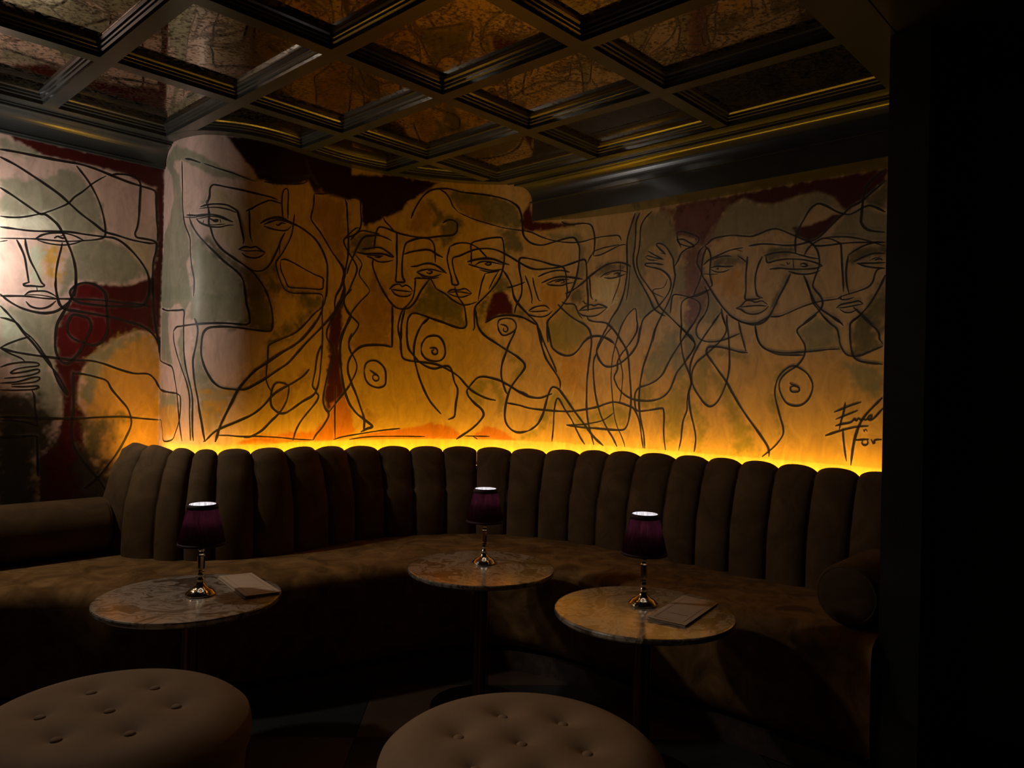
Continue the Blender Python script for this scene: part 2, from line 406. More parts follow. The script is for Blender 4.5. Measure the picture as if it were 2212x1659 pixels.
# mural, measured along the wall path (mm) and up from the floor (mm)
MURAL_LINES = """
13|1191,2337 1252,2340 1336,2341 1427,2343 1513,2346 1583,2339 1655,2324 1730,2309 1796,2301 1853,2295 1869,2279 1873,2220 1878,2138 1884,2079 1882,2035
12|1192,2303 1254,2280 1317,2248 1369,2220 1431,2183 1476,2147 1523,2110 1580,2074 1630,2042 1686,2033 1762,2021 1839,2018 1870,2022
12|1650,2323 1679,2336 1729,2343 1764,2340 1785,2326 1793,2301 1791,2231 1789,2149 1783,2094 1772,2055 1782,2038 1812,2037 1859,2034 1878,2021 1876,1979 1865,1928 1863,1835 1865,1781 1867,1749
9|1499,2335 1537,2292 1566,2252 1596,2197 1616,2143 1629,2088 1634,2037 1626,2012 1591,1996 1540,1983 1454,1966 1344,1959 1261,1948 1200,1939
9|1198,2038 1238,2040 1288,2051 1350,2076 1376,2088 1424,2117 1467,2148 1494,2184 1530,2219 1566,2260 1603,2294 1631,2316
12|1195,2166 1244,2140 1299,2107 1350,2078 1376,2078 1416,2050 1434,2029 1453,1994 1472,1954 1491,1906 1506,1842 1509,1771 1504,1710
12|1199,1990 1260,1991 1322,1993 1408,2005 1475,2014 1544,2014 1629,2016 1672,2017 1712,2002 1753,1971 1794,1929 1826,1885 1843,1844 1851,1779 1848,1747
10|1336,1958 1365,1982 1409,1998 1453,2004 1498,1999 1540,1983
8|1345,1954 1388,1946 1445,1947 1490,1959 1530,1979
13|1413,1974 1426,1985 1440,1982 1453,1980 1457,1991 1440,1992
11|1263,1943 1278,1914 1296,1868 1305,1816 1315,1754
10|1296,1953 1301,1918 1317,1861 1344,1806 1366,1760 1379,1749 1366,1741 1328,1740 1301,1737 1294,1744 1319,1757
8|1447,1960 1443,1930 1431,1868 1424,1807 1425,1752 1433,1703
8|1200,1924 1228,1934
6|1347,1738 1350,1716
9|1300,1694 1319,1712 1352,1719 1386,1721 1415,1709 1430,1698
10|1306,1666 1326,1645 1365,1639 1399,1652 1427,1681
6|1302,1697 1364,1701 1427,1694
10|1206,1681 1303,1690 1387,1688 1486,1696 1608,1703 1736,1700 1816,1701 1854,1690
13|1205,1690 1238,1662 1287,1635 1343,1621 1388,1620 1428,1632 1457,1654 1480,1680 1486,1697
14|1425,1789 1424,1750 1433,1698 1445,1663 1469,1645 1523,1640 1609,1631 1673,1623 1751,1608 1812,1592 1861,1563 1889,1529 1904,1494
13|1510,1800 1508,1760 1497,1718 1480,1670 1452,1614 1433,1566 1428,1507 1429,1461 1439,1422 1457,1396 1481,1389 1504,1405 1533,1446 1551,1488 1574,1543 1579,1584 1566,1610 1542,1618 1502,1622 1482,1590 1476,1556 1487,1524 1514,1502 1557,1488 1594,1480 1625,1495 1649,1535 1654,1590 1648,1659 1643,1727 1628,1753 1593,1776 1550,1781 1514,1767 1491,1744 1485,1724 1498,1698 1522,1684 1571,1679 1640,1678 1736,1684 1803,1691 1830,1711 1846,1763 1848,1813 1844,1841
12|1864,1844 1869,1736 1876,1644 1888,1572 1901,1515 1905,1458
12|1207,1637 1239,1602 1273,1560 1301,1518 1335,1481 1375,1425 1405,1381 1435,1342 1465,1290 1484,1247 1478,1244 1454,1283 1435,1323 1420,1362
10|1208,1584 1234,1580 1272,1564 1301,1527 1329,1504 1357,1470 1381,1432 1405,1394 1423,1355
8|1211,1449 1242,1469 1280,1488 1323,1506
12|1211,1449 1264,1433 1347,1421 1433,1412 1516,1405 1583,1405 1640,1393 1711,1368 1784,1349 1852,1348 1887,1320 1909,1284 1952,1267 2152,1254
8|1213,1361 1244,1375 1293,1386 1337,1388 1362,1384 1365,1376 1351,1370 1310,1364 1272,1353 1253,1337 1261,1334 1310,1344 1354,1356 1367,1353 1360,1340 1311,1323 1229,1311
8|1214,1289 1278,1296 1338,1317 1366,1320 1368,1311 1350,1298 1311,1291 1257,1283
8|1257,1274 1312,1275 1362,1279 1363,1270 1340,1262 1268,1258 1215,1259
8|1211,1446 1248,1425 1292,1405 1308,1391
9|1339,1259 1349,1230 1353,1165 1361,1126 1363,1094
12|1217,1136 1298,1134 1382,1129 1510,1124 1621,1129 1736,1130 1816,1121 1913,1111
8|1218,1123 1271,1120 1326,1109 1369,1094
10|1219,1047 1284,1046 1358,1047 1364,1029 1368,938 1371,860
12|1508,1348 1510,1264 1513,1164 1505,1097 1510,1030 1526,976 1564,914 1628,828 1674,755
12|1509,1341 1554,1339 1616,1324 1658,1308 1681,1267 1721,1218 1755,1176 1772,1134 1777,1092 1761,1043 1720,960 1664,880 1621,828 1567,785
9|2156,2406 2161,2338 2167,2262 2170,2187 2181,2121 2196,2080 2231,2018 2235,1959 2246,1884 2265,1810 2264,1732
12|2180,2415 2228,2404 2286,2383
7|2303,2380 2373,2357 2438,2341 2480,2329 2552,2313
11|2328,2186 2337,2221 2338,2255 2348,2273 2365,2276 2421,2268 2491,2261 2563,2255 2625,2252 2670,2246
7|2328,2201 2321,2191 2329,2172 2337,2138
11|2290,2167 2329,2178 2377,2183 2418,2181 2446,2169 2467,2154 2477,2123 2485,2089 2493,2056 2501,2017 2497,1997
7|2284,2158 2329,2164 2377,2166 2423,2160 2461,2148
11|2202,2134 2264,2127 2309,2130 2359,2130 2397,2121 2425,2108 2448,2100
7|2183,2126 2245,2118 2288,2121 2330,2125
7|2268,2109 2299,2113 2350,2122 2387,2118 2420,2105
10|2268,2112 2295,2089 2341,2072 2388,2071 2421,2081 2450,2086
6|2277,2104 2316,2083 2360,2080 2416,2088
12|2340,2111 2360,2102 2378,2107 2374,2097 2360,2097 2352,2104
6|2310,2103 2308,2088
6|2388,2110 2393,2091
6|2223,2147 2228,2115
11|2224,2117 2243,2081 2279,2035 2323,1990 2363,1952 2411,1906 2458,1870 2491,1838 2506,1804 2512,1741
11|2332,2162 2337,2128 2336,2089 2346,2064 2354,2035 2367,2006 2400,1964 2456,1924 2499,1898 2538,1875 2572,1871 2603,1882 2634,1914 2660,1963 2682,2013 2699,2057 2719,2091
11|2499,1898 2548,1863 2589,1818 2616,1780 2633,1752
10|2523,2169 2526,2119 2528,2070 2534,2031 2542,2012
12|2507,2161 2535,2178 2564,2200 2600,2222 2631,2235 2688,2231
15|2579,2110 2607,2132 2655,2153 2702,2157 2753,2144 2785,2140 2830,2127 2888,2101 2928,2070 2961,2027 2985,1976 2992,1933 2991,1857 2990,1792
10|2597,2108 2629,2126 2672,2144 2727,2144 2759,2138
10|2597,2100 2635,2094 2686,2093 2728,2103 2759,2132
12|2662,2124 2673,2116 2696,2133 2721,2133
10|2774,2195 2769,2147 2761,2094 2743,2049 2707,1986 2678,1946 2667,1924 2673,1894 2692,1845 2718,1802 2744,1789 2783,1785 2871,1794 2935,1800 2961,1794 2971,1769
10|2702,2160 2694,2220 2695,2277 2707,2307 2725,2314 2732,2290 2731,2217 2733,2161
10|2476,1967 2506,1985 2535,1984 2559,1992 2580,1982 2609,1970
7|2483,1966 2521,1965 2570,1973 2609,1969
9|2493,1952 2517,1937 2556,1935 2586,1948 2606,1967
7|2719,2091 2690,2029 2686,1972
10|2693,1943 2720,1951 2765,1944 2836,1922 2907,1900 2962,1886 2966,1859 2957,1826 2871,1820 2782,1813 2743,1816 2723,1849 2700,1887 2693,1917 2695,1938
8|2895,2327 2978,2344
12|2895,2324 2893,2262 2879,2200 2889,2176 2939,2131 2979,2084 3018,2035 3057,1997 3089,1962 3102,1925 3091,1885 3074,1839 3050,1798
10|3092,2334 3106,2281 3111,2199 3120,2089 3116,2016 3102,1947 3085,1895 3095,1858 3093,1803
8|3137,2164 3097,2124 3092,2096 3118,2049 3141,2019
9|2592,2321 2668,2329 2760,2346 2823,2366 2854,2387
6|2571,2362 2612,2365 2667,2360 2759,2379 2854,2408
6|2832,2503 2846,2464 2872,2428 2906,2393 2951,2371
10|1908,1540 1912,1436 1932,1415 2047,1398 2102,1388 2124,1363 2141,1318 2161,1254 2182,1135 2192,1086 2209,1020
11|1918,1689 2020,1672 2148,1666 2200,1663 2200,1611 2203,1532 2208,1457 2221,1393 2245,1325 2266,1266 2274,1212 2275,1139 2278,1065 2285,1024
9|1918,1272 1981,1260 2119,1258 2174,1249 2190,1230 2192,1175 2183,1116 2157,1060 2121,1020 2003,1011 1980,1065 1949,1110 1922,1112
12|2114,1563 2143,1583 2184,1587 2280,1595 2371,1602 2436,1604 2506,1602 2529,1605 2539,1617 2533,1664 2520,1708 2513,1787
9|2114,1563 2122,1513 2148,1458 2184,1393 2231,1310 2254,1236 2256,1163 2262,1089 2267,1026
12|2273,1624 2289,1590 2293,1551 2283,1482 2270,1423 2275,1359 2286,1296 2301,1237 2313,1169 2325,1116 2334,1067 2342,1028 2335,1023
12|2605,1796 2627,1753 2645,1704 2657,1649 2657,1603 2648,1580 2626,1576 2569,1577 2506,1583 2436,1587 2381,1584 2343,1576 2322,1551 2315,1512 2314,1453 2328,1399 2354,1346 2383,1308 2420,1287 2490,1280 2527,1282 2576,1307 2627,1338 2693,1381 2755,1419 2817,1479 2878,1541 2953,1611 3003,1663 3040,1710 3057,1750 3087,1803 3098,1854
10|2992,1842 2984,1787 2969,1737 2913,1688 2869,1642 2826,1601 2782,1572 2689,1532 2644,1509 2635,1490 2635,1435 2629,1379 2630,1328 2644,1293 2659,1273
15|2966,1720 2939,1664 2890,1601 2840,1549 2784,1509 2709,1469 2636,1420 2574,1377 2526,1326 2490,1276 2463,1216 2428,1137 2411,1093 2392,1022
12|2892,1393 2852,1354 2796,1321 2758,1303 2696,1273 2657,1243 2615,1197 2564,1157 2493,1123 2425,1093 2384,1068 2342,1023
13|2765,1303 2732,1315 2689,1317 2667,1294 2657,1253 2658,1207 2675,1182 2712,1161 2749,1163 2794,1185 2856,1222 2912,1249 2937,1276 2917,1297 2914,1318 2928,1383 2938,1459 2956,1508 2972,1531
12|2765,1303 2762,1264 2748,1217 2712,1166 2660,1121 2612,1076 2557,1047 2523,1043
12|2968,1769 2964,1687 2969,1612 2969,1514 2960,1379 2949,1308 2937,1273 2954,1249 2933,1211 2877,1153 2840,1111 2813,1065 2798,1018
14|3098,1854 3081,1797 3058,1728 3016,1648 2998,1609 2999,1565 3032,1523 3040,1474 3022,1413 3005,1353 2988,1276 2983,1227 2997,1184 3017,1162 3017,1135 2981,1081 2944,1044 2925,1015
10|3080,1852 3050,1805 3041,1760 3046,1716
11|3145,1848 3112,1811 3097,1787 3107,1749 3149,1697
13|3149,1697 3116,1634 3093,1576 3082,1509 3088,1432 3099,1355 3120,1267 3146,1206 3162,1183
11|3151,1602 3134,1546 3154,1485
11|3154,1480 3134,1434 3138,1378 3158,1323
7|3060,1299 3059,1216 3061,1106 3064,1013
7|2400,1054 2448,1054 2509,1048 2592,1047 2703,1038 2811,1025 2925,1015
7|3158,1323 3119,1272 3053,1200 3017,1156
12|3090,2338 3102,2311 3106,2247 3114,2174 3118,2101 3117,2036 3110,1986 3101,1935 3091,1895 3075,1849 3049,1797 3042,1747 3045,1708 3035,1673
14|3026,2028 3060,1989 3089,1949 3096,1915 3094,1875 3103,1837 3093,1791 3067,1735 3035,1678
11|3104,2338 3134,2354 3182,2352 3187,2285 3193,2236 3186,2190 3155,2151 3096,2122 3091,2092 3114,2056 3153,2006 3173,1969 3166,1928 3146,1881 3130,1840 3104,1797 3102,1758 3123,1715 3161,1683 3189,1656
8|3186,2195 3159,2186 3128,2157 3096,2122
11|3129,2117 3166,2162 3203,2180 3251,2179 3305,2174
12|3112,1927 3127,1978 3152,2036 3178,2094 3209,2143 3257,2160 3305,2166 3348,2156 3377,2144
8|3158,2042 3191,2011 3202,1987 3187,1945 3193,1921 3226,1884 3251,1851 3244,1830 3197,1781 3155,1728 3139,1697 3122,1651
13|3324,2273 3335,2251 3362,2229 3389,2201 3405,2188 3407,2111 3410,2034 3408,1957 3406,1915 3427,1911 3459,1917 3445,1944 3441,2001 3444,2063 3454,2120 3469,2145 3516,2168 3558,2179 3595,2177 3617,2161 3631,2125 3637,2042
12|3272,2086 3277,2132 3283,2178 3293,2205 3309,2216 3346,2212 3400,2197 3453,2187 3537,2180 3611,2187 3664,2198 3733,2209 3759,2229 3763,2266 3757,2287 3725,2299 3699,2293 3675,2275
13|3200,2077 3243,2085 3291,2098 3323,2094 3360,2075 3393,2053
13|3168,2055 3217,2054 3270,2060 3329,2064 3387,2050
11|3228,2040 3260,2034 3298,2018 3341,2020 3388,2034
13|3276,2043 3297,2041 3319,2050 3324,2059
8|3206,2048 3271,2050 3329,2052
13|3271,2035 3266,1999 3275,1965 3295,1921 3323,1868 3356,1819 3388,1781 3421,1760 3463,1760 3494,1772 3525,1810 3555,1869 3580,1907 3606,1943
11|3514,1934 3524,1942 3585,1944 3611,1943 3633,1908 3650,1886 3698,1862 3752,1823 3806,1801 3853,1808 3890,1823
11|3522,1940 3518,1872 3508,1825 3483,1787 3452,1754 3435,1712 3428,1671
14|3450,2074 3486,2090 3534,2103 3581,2112 3613,2108 3645,2089 3683,2074
14|3491,2006 3530,2013 3572,2029 3615,2032 3657,2017 3706,1981
11|3531,1979 3563,1992 3605,2000 3647,1995 3690,1985
11|3526,1979 3558,1963 3595,1955 3632,1958 3674,1976
14|3584,1980 3605,1974 3621,1988 3594,1992
8|3553,1957 3595,1945 3659,1954
12|3368,1866 3396,1892 3428,1899 3444,1887 3465,1897 3491,1886 3508,1863
9|3376,1867 3429,1863 3502,1861
11|3381,1862 3408,1838 3445,1830 3482,1836 3505,1856
15|3389,1778 3390,1729 3388,1668
16|3463,1755 3453,1713 3444,1671
12|3478,1673 3485,1709 3500,1731 3526,1738 3569,1729 3611,1716 3665,1698 3718,1685
11|3575,1678 3611,1716
12|3487,2284 3502,2327 3532,2387 3563,2430 3599,2460 3647,2475 3705,2480 3748,2474 3790,2466 3870,2462 3949,2454 4029,2437 4089,2411 4128,2373 4145,2320 4149,2273 4155,2220 4184,2190
10|3652,2473 3690,2453 3717,2416 3734,2380 3767,2346
7|3767,2346 3852,2313 3953,2285 4033,2264 4114,2250 4183,2240
11|3724,2142 3760,2161 3803,2168 3845,2162 3888,2140 3920,2109 3947,2081
12|3721,2142 3711,2099 3707,2068 3716,2021 3733,1964 3742,1920 3776,1921 3765,1955 3748,2002 3739,2070 3783,2091 3835,2117 3888,2135 3956,2139 4010,2127 4069,2098 4129,2062 4187,2027
12|3850,2046 3849,2102 3849,2165 3902,2188 3966,2203 4019,2206 4032,2193 4041,2148 4045,2095 4041,2042 4029,1989 4003,1936 3957,1877 3916,1834 3880,1793 3875,1743 3877,1690
16|3826,2056 3873,2071 3931,2080 3984,2076 4038,2055 4076,2045
12|3832,2043 3869,2033 3922,2019 3981,2010 4034,2018
10|3874,2039 3905,2059 3953,2062 4001,2053 4038,2045
14|3927,2049 3948,2041 3969,2049 3953,2057 3932,2049
8|3896,2013 3954,2002 4018,2008
8|3928,1988 3954,1996 4012,2005
10|3933,1990 3916,1940 3906,1892 3895,1828
8|4012,2005 3987,1962 3957,1898
11|3709,1870 3740,1888 3772,1887 3788,1890 3819,1897 3857,1872
8|3719,1871 3777,1877 3852,1870
8|3714,1868 3751,1852 3794,1846 3825,1855 3857,1870
12|3756,1907 3761,1886 3778,1845 3811,1799 3822,1752 3829,1689
8|3734,1917 3766,1916
12|4045,2000 4072,1963 4095,1915 4107,1852 4141,1804 4194,1752
12|4063,1910 4100,1915 4175,1941
11|4186,2080 4140,2083 4132,2052 4139,1999 4151,1946 4155,1888 4145,1846 4124,1804 4115,1757
14|3940,1699 3992,1730 4045,1744 4099,1745 4153,1736 4194,1720
11|3880,1780 3886,1743 3890,1691
15|3138,1699 3118,1649 3092,1589 3083,1540 3083,1467 3092,1400 3104,1327 3122,1264 3150,1206 3189,1157 3232,1125 3264,1102 3288,1080 3254,1068 3218,1051
9|3143,1699 3176,1672 3192,1654 3177,1619 3146,1573 3134,1538 3140,1504 3165,1471 3184,1432 3183,1393 3158,1338 3122,1284 3090,1245 3059,1211
15|3391,1535 3347,1543 3274,1542 3216,1532 3175,1505 3144,1465 3131,1425 3134,1382 3158,1319 3186,1260 3209,1201 3237,1122 3236,1053
15|3395,1722 3392,1646 3393,1535
13|3230,1394 3237,1429 3260,1450 3297,1454 3329,1437 3353,1408 3360,1368 3358,1323 3337,1305 3306,1302 3264,1318 3239,1350 3230,1394
11|3264,1400 3288,1384 3315,1367 3318,1347 3300,1339 3284,1351 3286,1371 3310,1372
14|3441,1725 3427,1674 3428,1628 3442,1578 3446,1522 3457,1477 3489,1463 3541,1457 3608,1452 3671,1441 3740,1409 3793,1374 3835,1328 3867,1298 3909,1273 3962,1251 4014,1241
15|3457,1726 3445,1664 3445,1573
14|3503,1729 3483,1702 3478,1651 3480,1585 3492,1529 3519,1495 3551,1460 3598,1431 3646,1419 3687,1431 3724,1437 3745,1420 3756,1384 3767,1342 3785,1307 3785,1265 3778,1223 3774,1166 3767,1138 3733,1122
14|3607,1719 3567,1676 3537,1613 3523,1551 3524,1490 3539,1424 3558,1363 3586,1297 3619,1236 3651,1196 3691,1155
14|3560,1732 3613,1716 3681,1697 3734,1678 3786,1664 3817,1666 3830,1687 3826,1744
14|3565,1527 3569,1563 3595,1600 3631,1612 3667,1608 3694,1578 3707,1532 3704,1496 3681,1469 3639,1463 3597,1474 3571,1502 3565,1527
14|3614,1539 3648,1541 3661,1525 3659,1507 3638,1504 3628,1524 3643,1530
14|3851,1313 3871,1340 3902,1372 3938,1380 3985,1373 4043,1356 4102,1326 4150,1299 4204,1280
15|3851,1313 3841,1292 3852,1261 3890,1220 3927,1190 3943,1159 3933,1133 3903,1096 3867,1064 3821,1032 3785,1008
10|3873,1745 3877,1667 3867,1659 3875,1652
15|3888,1746 3895,1689 3916,1648 3948,1617 3996,1587 4070,1541 4130,1506 4173,1470 4184,1444 4169,1413 4133,1366 4102,1319 4085,1272 4073,1214 4069,1152 4080,1106 4113,1070 4156,1056 4209,1066
11|4014,1691 4024,1717 4061,1728 4103,1721 4125,1692 4121,1661 4084,1635 4047,1627 4023,1655 4014,1691
11|4030,1692 4062,1684 4076,1666 4068,1648 4049,1655 4052,1671
14|4126,1671 4111,1630 4086,1578 4066,1520 4046,1458 4042,1395 4054,1344 4071,1297 4084,1279
11|4083,1228 4136,1219 4173,1212 4206,1200
8|3054,1196 3064,1018
8|3053,1013 3107,1026 3186,1037 3265,1048 3348,1059 3451,1069
7|3150,1011 3266,1023 3422,1024 3598,1022
7|3832,1027 3982,1027
8|3878,1028 3910,1010
13|4018,2124 4065,2099 4130,2061 4188,2029 4240,2015 4310,2018 4392,2026 4498,2054 4527,2060 4541,2048 4547,2004 4552,1911 4559,1850 4561,1762
12|4107,2405 4131,2370 4144,2319 4154,2245 4161,2211 4190,2179 4231,2161 4278,2157 4330,2169 4388,2183 4435,2191 4465,2189 4483,2168 4499,2128 4500,2073 4493,2007 4477,1936 4449,1871 4420,1827 4386,1783 4345,1745 4314,1709 4315,1672 4325,1622 4332,1586
9|4157,2245 4207,2232 4265,2205 4329,2183 4394,2169 4471,2161 4531,2165 4579,2174 4639,2180 4730,2179 4752,2168 4763,2146
12|4138,2063 4141,2080 4158,2085 4204,2077 4268,2061 4333,2040 4392,2026 4410,2011 4419,1983 4424,1927 4430,1888 4426,1844
10|4138,2063 4140,2007 4152,1950 4156,1904 4149,1853 4124,1802 4113,1763
12|4038,2013 4068,1973 4092,1922 4111,1854 4147,1802 4194,1752 4230,1718 4254,1689 4263,1639 4285,1586
10|4172,1981 4190,1938 4209,1882 4218,1836 4213,1822 4222,1814
9|4218,1969 4228,1921 4244,1870 4259,1833 4274,1830
12|4250,1971 4293,1990 4345,2003 4392,2004 4443,1992
13|4271,1934 4323,1956 4370,1967 4429,1965 4524,1948
11|4306,1925 4347,1919 4394,1917 4430,1927 4471,1931
13|4353,1938 4376,1943 4399,1948 4412,1936 4388,1931
8|4300,1928 4347,1947 4393,1953 4441,1949
11|4197,1771 4228,1791 4257,1799 4280,1802 4303,1799 4327,1779
9|4203,1768 4258,1768 4316,1773
9|4194,1752 4241,1739 4281,1737 4316,1748 4345,1773
13|4314,1709 4311,1650 4320,1586
13|4416,1869 4443,1877 4489,1902 4530,1931 4572,1964 4619,1994 4667,2018 4716,2027 4765,2024 4808,2008 4827,1996
12|4373,1809 4403,1780 4446,1743 4494,1712 4536,1691 4567,1663 4583,1625 4587,1585
9|4397,1822 4420,1810 4456,1809 4480,1800 4492,1775 4505,1747 4529,1719
11|4386,2289 4410,2273 4457,2267 4516,2268 4559,2259 4577,2240 4590,2198 4594,2154 4590,2089
8|4590,2075 4587,2100 4641,2115 4701,2122 4750,2126
9|4590,2075 4635,2080 4696,2101 4750,2120 4781,2122 4799,2118
9|4587,2095 4566,2069 4552,2037
11|4566,1956 4570,1910 4577,1849 4590,1827
8|4602,1826 4617,1823 4602,1816
9|4521,1818 4533,1821 4539,1809 4557,1806
9|4632,1952 4668,1971 4717,1981 4760,1981 4809,1966
9|4657,1948 4706,1942 4754,1949 4797,1959
10|4717,1963 4742,1969 4760,1959 4736,1956
8|4663,1961 4699,1969
12|4504,1767 4540,1790 4576,1800 4600,1793 4630,1800 4685,1779
8|4507,1768 4570,1773 4625,1779 4679,1779
9|4505,1758 4529,1741 4577,1733 4625,1741 4661,1764 4679,1776
12|4556,1735 4566,1715 4602,1703 4651,1698 4688,1687 4725,1654 4757,1615 4779,1581
6|4759,2031 4759,1946 4750,1899 4726,1841 4709,1799
12|4847,2286 4830,2241 4810,2185 4799,2134 4801,2049 4804,1974 4796,1906 4782,1843 4753,1776 4711,1719 4682,1666 4647,1607 4635,1584
6|4821,1997 4819,1941 4812,1868 4801,1810
11|4877,2285 4854,2238 4853,2170 4849,2102 4841,2045 4848,1991 4871,1937 4908,1877 4946,1817 4978,1758 5026,1725 5050,1714
10|4953,2282 4911,2251 4885,2208 4881,2135 4876,2088 4865,2042 4866,2000 4889,1941 4933,1885 4976,1830 5013,1766 5061,1723 5114,1675 5166,1628 5206,1587 5220,1571
8|4931,2072 4971,2047 5031,2015
8|4914,2038 4929,2046 4971,2032 5025,2016
8|4917,2037 4947,2021 4995,2016
10|5042,2042 5006,2074 4984,2100 5005,2104 5041,2083 5071,2042 5089,2009 5092,1979 5099,1938 5102,1917 5087,1848 5065,1789 5026,1720 4992,1655 4976,1577
7|5009,2053 5039,2042
11|5031,1987 4972,2001 4924,2005 4915,2001 4930,1989 4984,1974 5026,1957 5062,1926 5077,1894 5075,1859 5053,1820 5007,1772 4954,1739 4913,1705 4899,1664 4886,1579
6|5056,1911 5046,1882 5028,1865 4975,1861 4970,1846 4988,1835 5036,1814
10|5108,2148 5131,2151 5170,2140 5215,2120 5236,2103 5227,2079 5200,2065 5161,2054 5134,2035 5117,2001 5098,1973
9|5108,2146 5112,2113 5127,2081 5133,2065
9|5106,2111 5143,2109 5177,2090 5211,2066 5194,2063 5155,2075 5121,2091 5106,2111
9|5078,1727 5083,1788 5093,1822 5127,1822 5184,1806 5234,1783 5251,1758 5246,1723 5220,1676 5183,1623 5145,1579
9|5144,1609 5145,1669 5141,1729 5145,1779 5178,1802 5239,1810 5308,1837
9|4745,1582 4768,1658 4803,1720 4839,1755 4857,1765 4866,1754 4871,1707 4878,1659 4861,1618 4831,1580
13|4539,1585 4568,1614 4610,1623 4665,1615 4708,1595 4727,1582
14|4114,1743 4154,1737 4201,1715 4254,1687
13|4248,1695 4257,1661 4267,1616 4286,1554 4310,1493 4341,1448 4377,1398 4398,1359 4399,1318
11|4263,1672 4290,1599 4321,1532 4352,1470 4377,1415
13|4312,1695 4324,1650 4334,1599 4344,1560 4374,1532 4410,1515 4445,1510 4480,1521 4510,1549 4539,1587 4574,1611 4616,1621 4659,1615 4696,1598 4733,1573
8|4733,1573 4752,1541 4766,1498 4779,1455 4790,1402 4788,1355 4783,1301 4772,1243
13|4554,1680 4573,1658 4583,1630 4587,1581 4582,1526 4572,1450 4565,1373 4564,1296 4565,1225 4570,1176 4580,1122 4600,1058 4616,1007
13|4688,1676 4653,1618 4630,1569 4621,1531 4638,1488 4669,1455 4706,1447 4754,1458 4803,1487 4845,1524 4874,1565 4885,1601 4890,1648 4901,1679
8|4721,1675 4677,1628 4647,1585 4624,1537
12|4622,1526 4607,1493 4602,1444 4607,1374 4618,1298 4638,1222 4664,1158 4702,1096 4734,1054 4763,1006
13|4681,1687 4712,1665 4750,1626 4782,1583 4808,1545 4821,1508 4828,1460 4836,1387 4844,1313 4846,1245 4841,1198 4833,1150 4818,1115 4794,1100 4720,1097 4629,1100 4544,1101 4443,1111
7|4777,1673 4756,1626 4739,1568 4723,1504 4718,1445 4716,1380 4725,1300 4732,1236 4743,1172 4760,1120 4789,1068 4808,1027 4814,1007
11|4874,1680 4872,1638 4843,1592 4808,1550 4772,1509 4754,1471 4755,1434 4737,1397 4738,1375 4764,1328 4808,1291 4863,1269 4930,1263 4990,1268 5043,1287 5082,1323 5104,1369 5126,1419 5170,1469 5207,1518 5226,1557 5211,1587 5177,1623 5120,1670
13|5004,1675 4981,1635 4965,1573 4942,1512 4919,1450 4906,1387 4898,1325 4896,1262 4901,1205 4911,1154 4928,1097 4935,1051 4939,1008
11|5209,1666 5172,1613 5134,1559 5095,1505 5062,1449 5040,1409 4999,1373 4946,1349 4898,1335 4874,1309 4869,1272 4876,1225 4895,1207 4967,1215 5038,1227 5050,1216 5054,1176 5053,1115 5057,1064 5067,1009
11|5148,1669 5141,1609 5145,1569 5158,1504 5176,1454 5202,1399 5208,1360 5195,1320 5188,1271 5187,1221 5168,1171 5161,1121 5157,1071 5144,1012
14|4036,1355 4100,1325 4165,1287 4223,1266 4281,1263 4327,1280 4353,1289
12|4079,1228 4155,1216 4213,1201 4282,1194 4376,1189 4470,1190 4566,1206 4638,1222 4686,1240 4735,1251 4784,1246 4834,1232 4865,1219 4890,1179 4906,1132 4917,1071 4930,1009
15|4209,1066 4233,1080 4267,1109 4295,1161 4311,1218 4327,1280 4344,1319 4361,1328 4391,1315 4433,1266 4488,1195 4556,1116 4618,1048 4677,1005
11|4356,1012 4363,1091 4365,1169 4372,1231 4383,1262 4398,1254 4429,1204 4472,1145 4509,1080 4534,1038 4559,1006
8|4449,1111 4538,1117 4604,1129 4664,1145 4706,1168 4736,1191
10|5268,2058 5292,2075 5317,2091 5369,2096 5420,2095 5469,2086 5518,2078 5561,2086 5599,2097 5636,2099 5668,2088 5705,2068 5750,2043 5794,2020 5816,2002 5834,1976 5843,1945 5846,1915 5840,1889 5828,1856 5818,1818 5829,1795 5851,1768 5864,1737 5856,1707 5835,1687 5801,1662 5776,1642
9|5266,2058 5240,2037 5230,2004 5228,1975 5247,1940 5253,1920 5243,1882 5223,1840 5210,1809
11|5271,2058 5293,2036 5304,1997 5302,1954 5301,1915 5309,1881 5315,1857 5302,1848
11|5282,2052 5264,2015 5255,1963 5258,1914 5286,1869 5319,1818 5351,1773 5387,1729 5429,1691 5474,1666 5518,1655 5556,1656 5589,1672 5617,1689 5639,1728 5661,1776 5687,1823 5713,1879
10|5263,1962 5294,1986 5345,2004 5396,2020 5436,2026 5476,2027
7|5441,2022 5474,2009
8|5307,1984 5346,1995 5386,1997 5417,1992
9|5449,1991 5472,1975 5494,1956
10|5308,1946 5341,1950 5383,1944 5428,1942
8|5305,1937 5337,1922 5373,1919 5408,1927
14|5337,1938 5347,1933 5344,1943
7|5264,1919 5311,1912 5347,1911
11|5499,1983 5497,1940 5493,1889 5495,1820 5491,1778 5515,1772 5568,1773
11|5575,1975 5557,1938 5544,1894 5541,1853 5546,1811 5556,1786 5582,1775
9|5445,1733 5472,1743 5496,1767 5525,1765 5545,1757 5578,1761 5606,1742
9|5472,1738 5516,1740 5564,1740 5602,1735
11|5448,1732 5472,1726 5497,1709 5531,1700 5565,1703 5593,1717 5611,1734
11|5505,2033 5567,2035 5624,2027 5683,2015 5737,2011 5785,2017 5828,2027 5854,2043 5887,2073 5919,2103 5951,2128 5975,2150 6007,2162 6031,2175 6061,2199 6092,2222 6118,2242
11|5736,1974 5733,2014 5736,2053 5749,2087 5770,2123 5795,2164 5821,2184 5842,2187 5876,2169 5914,2142 5943,2127 5972,2119 6000,2127 6027,2140 6055,2146 6082,2134 6121,2108
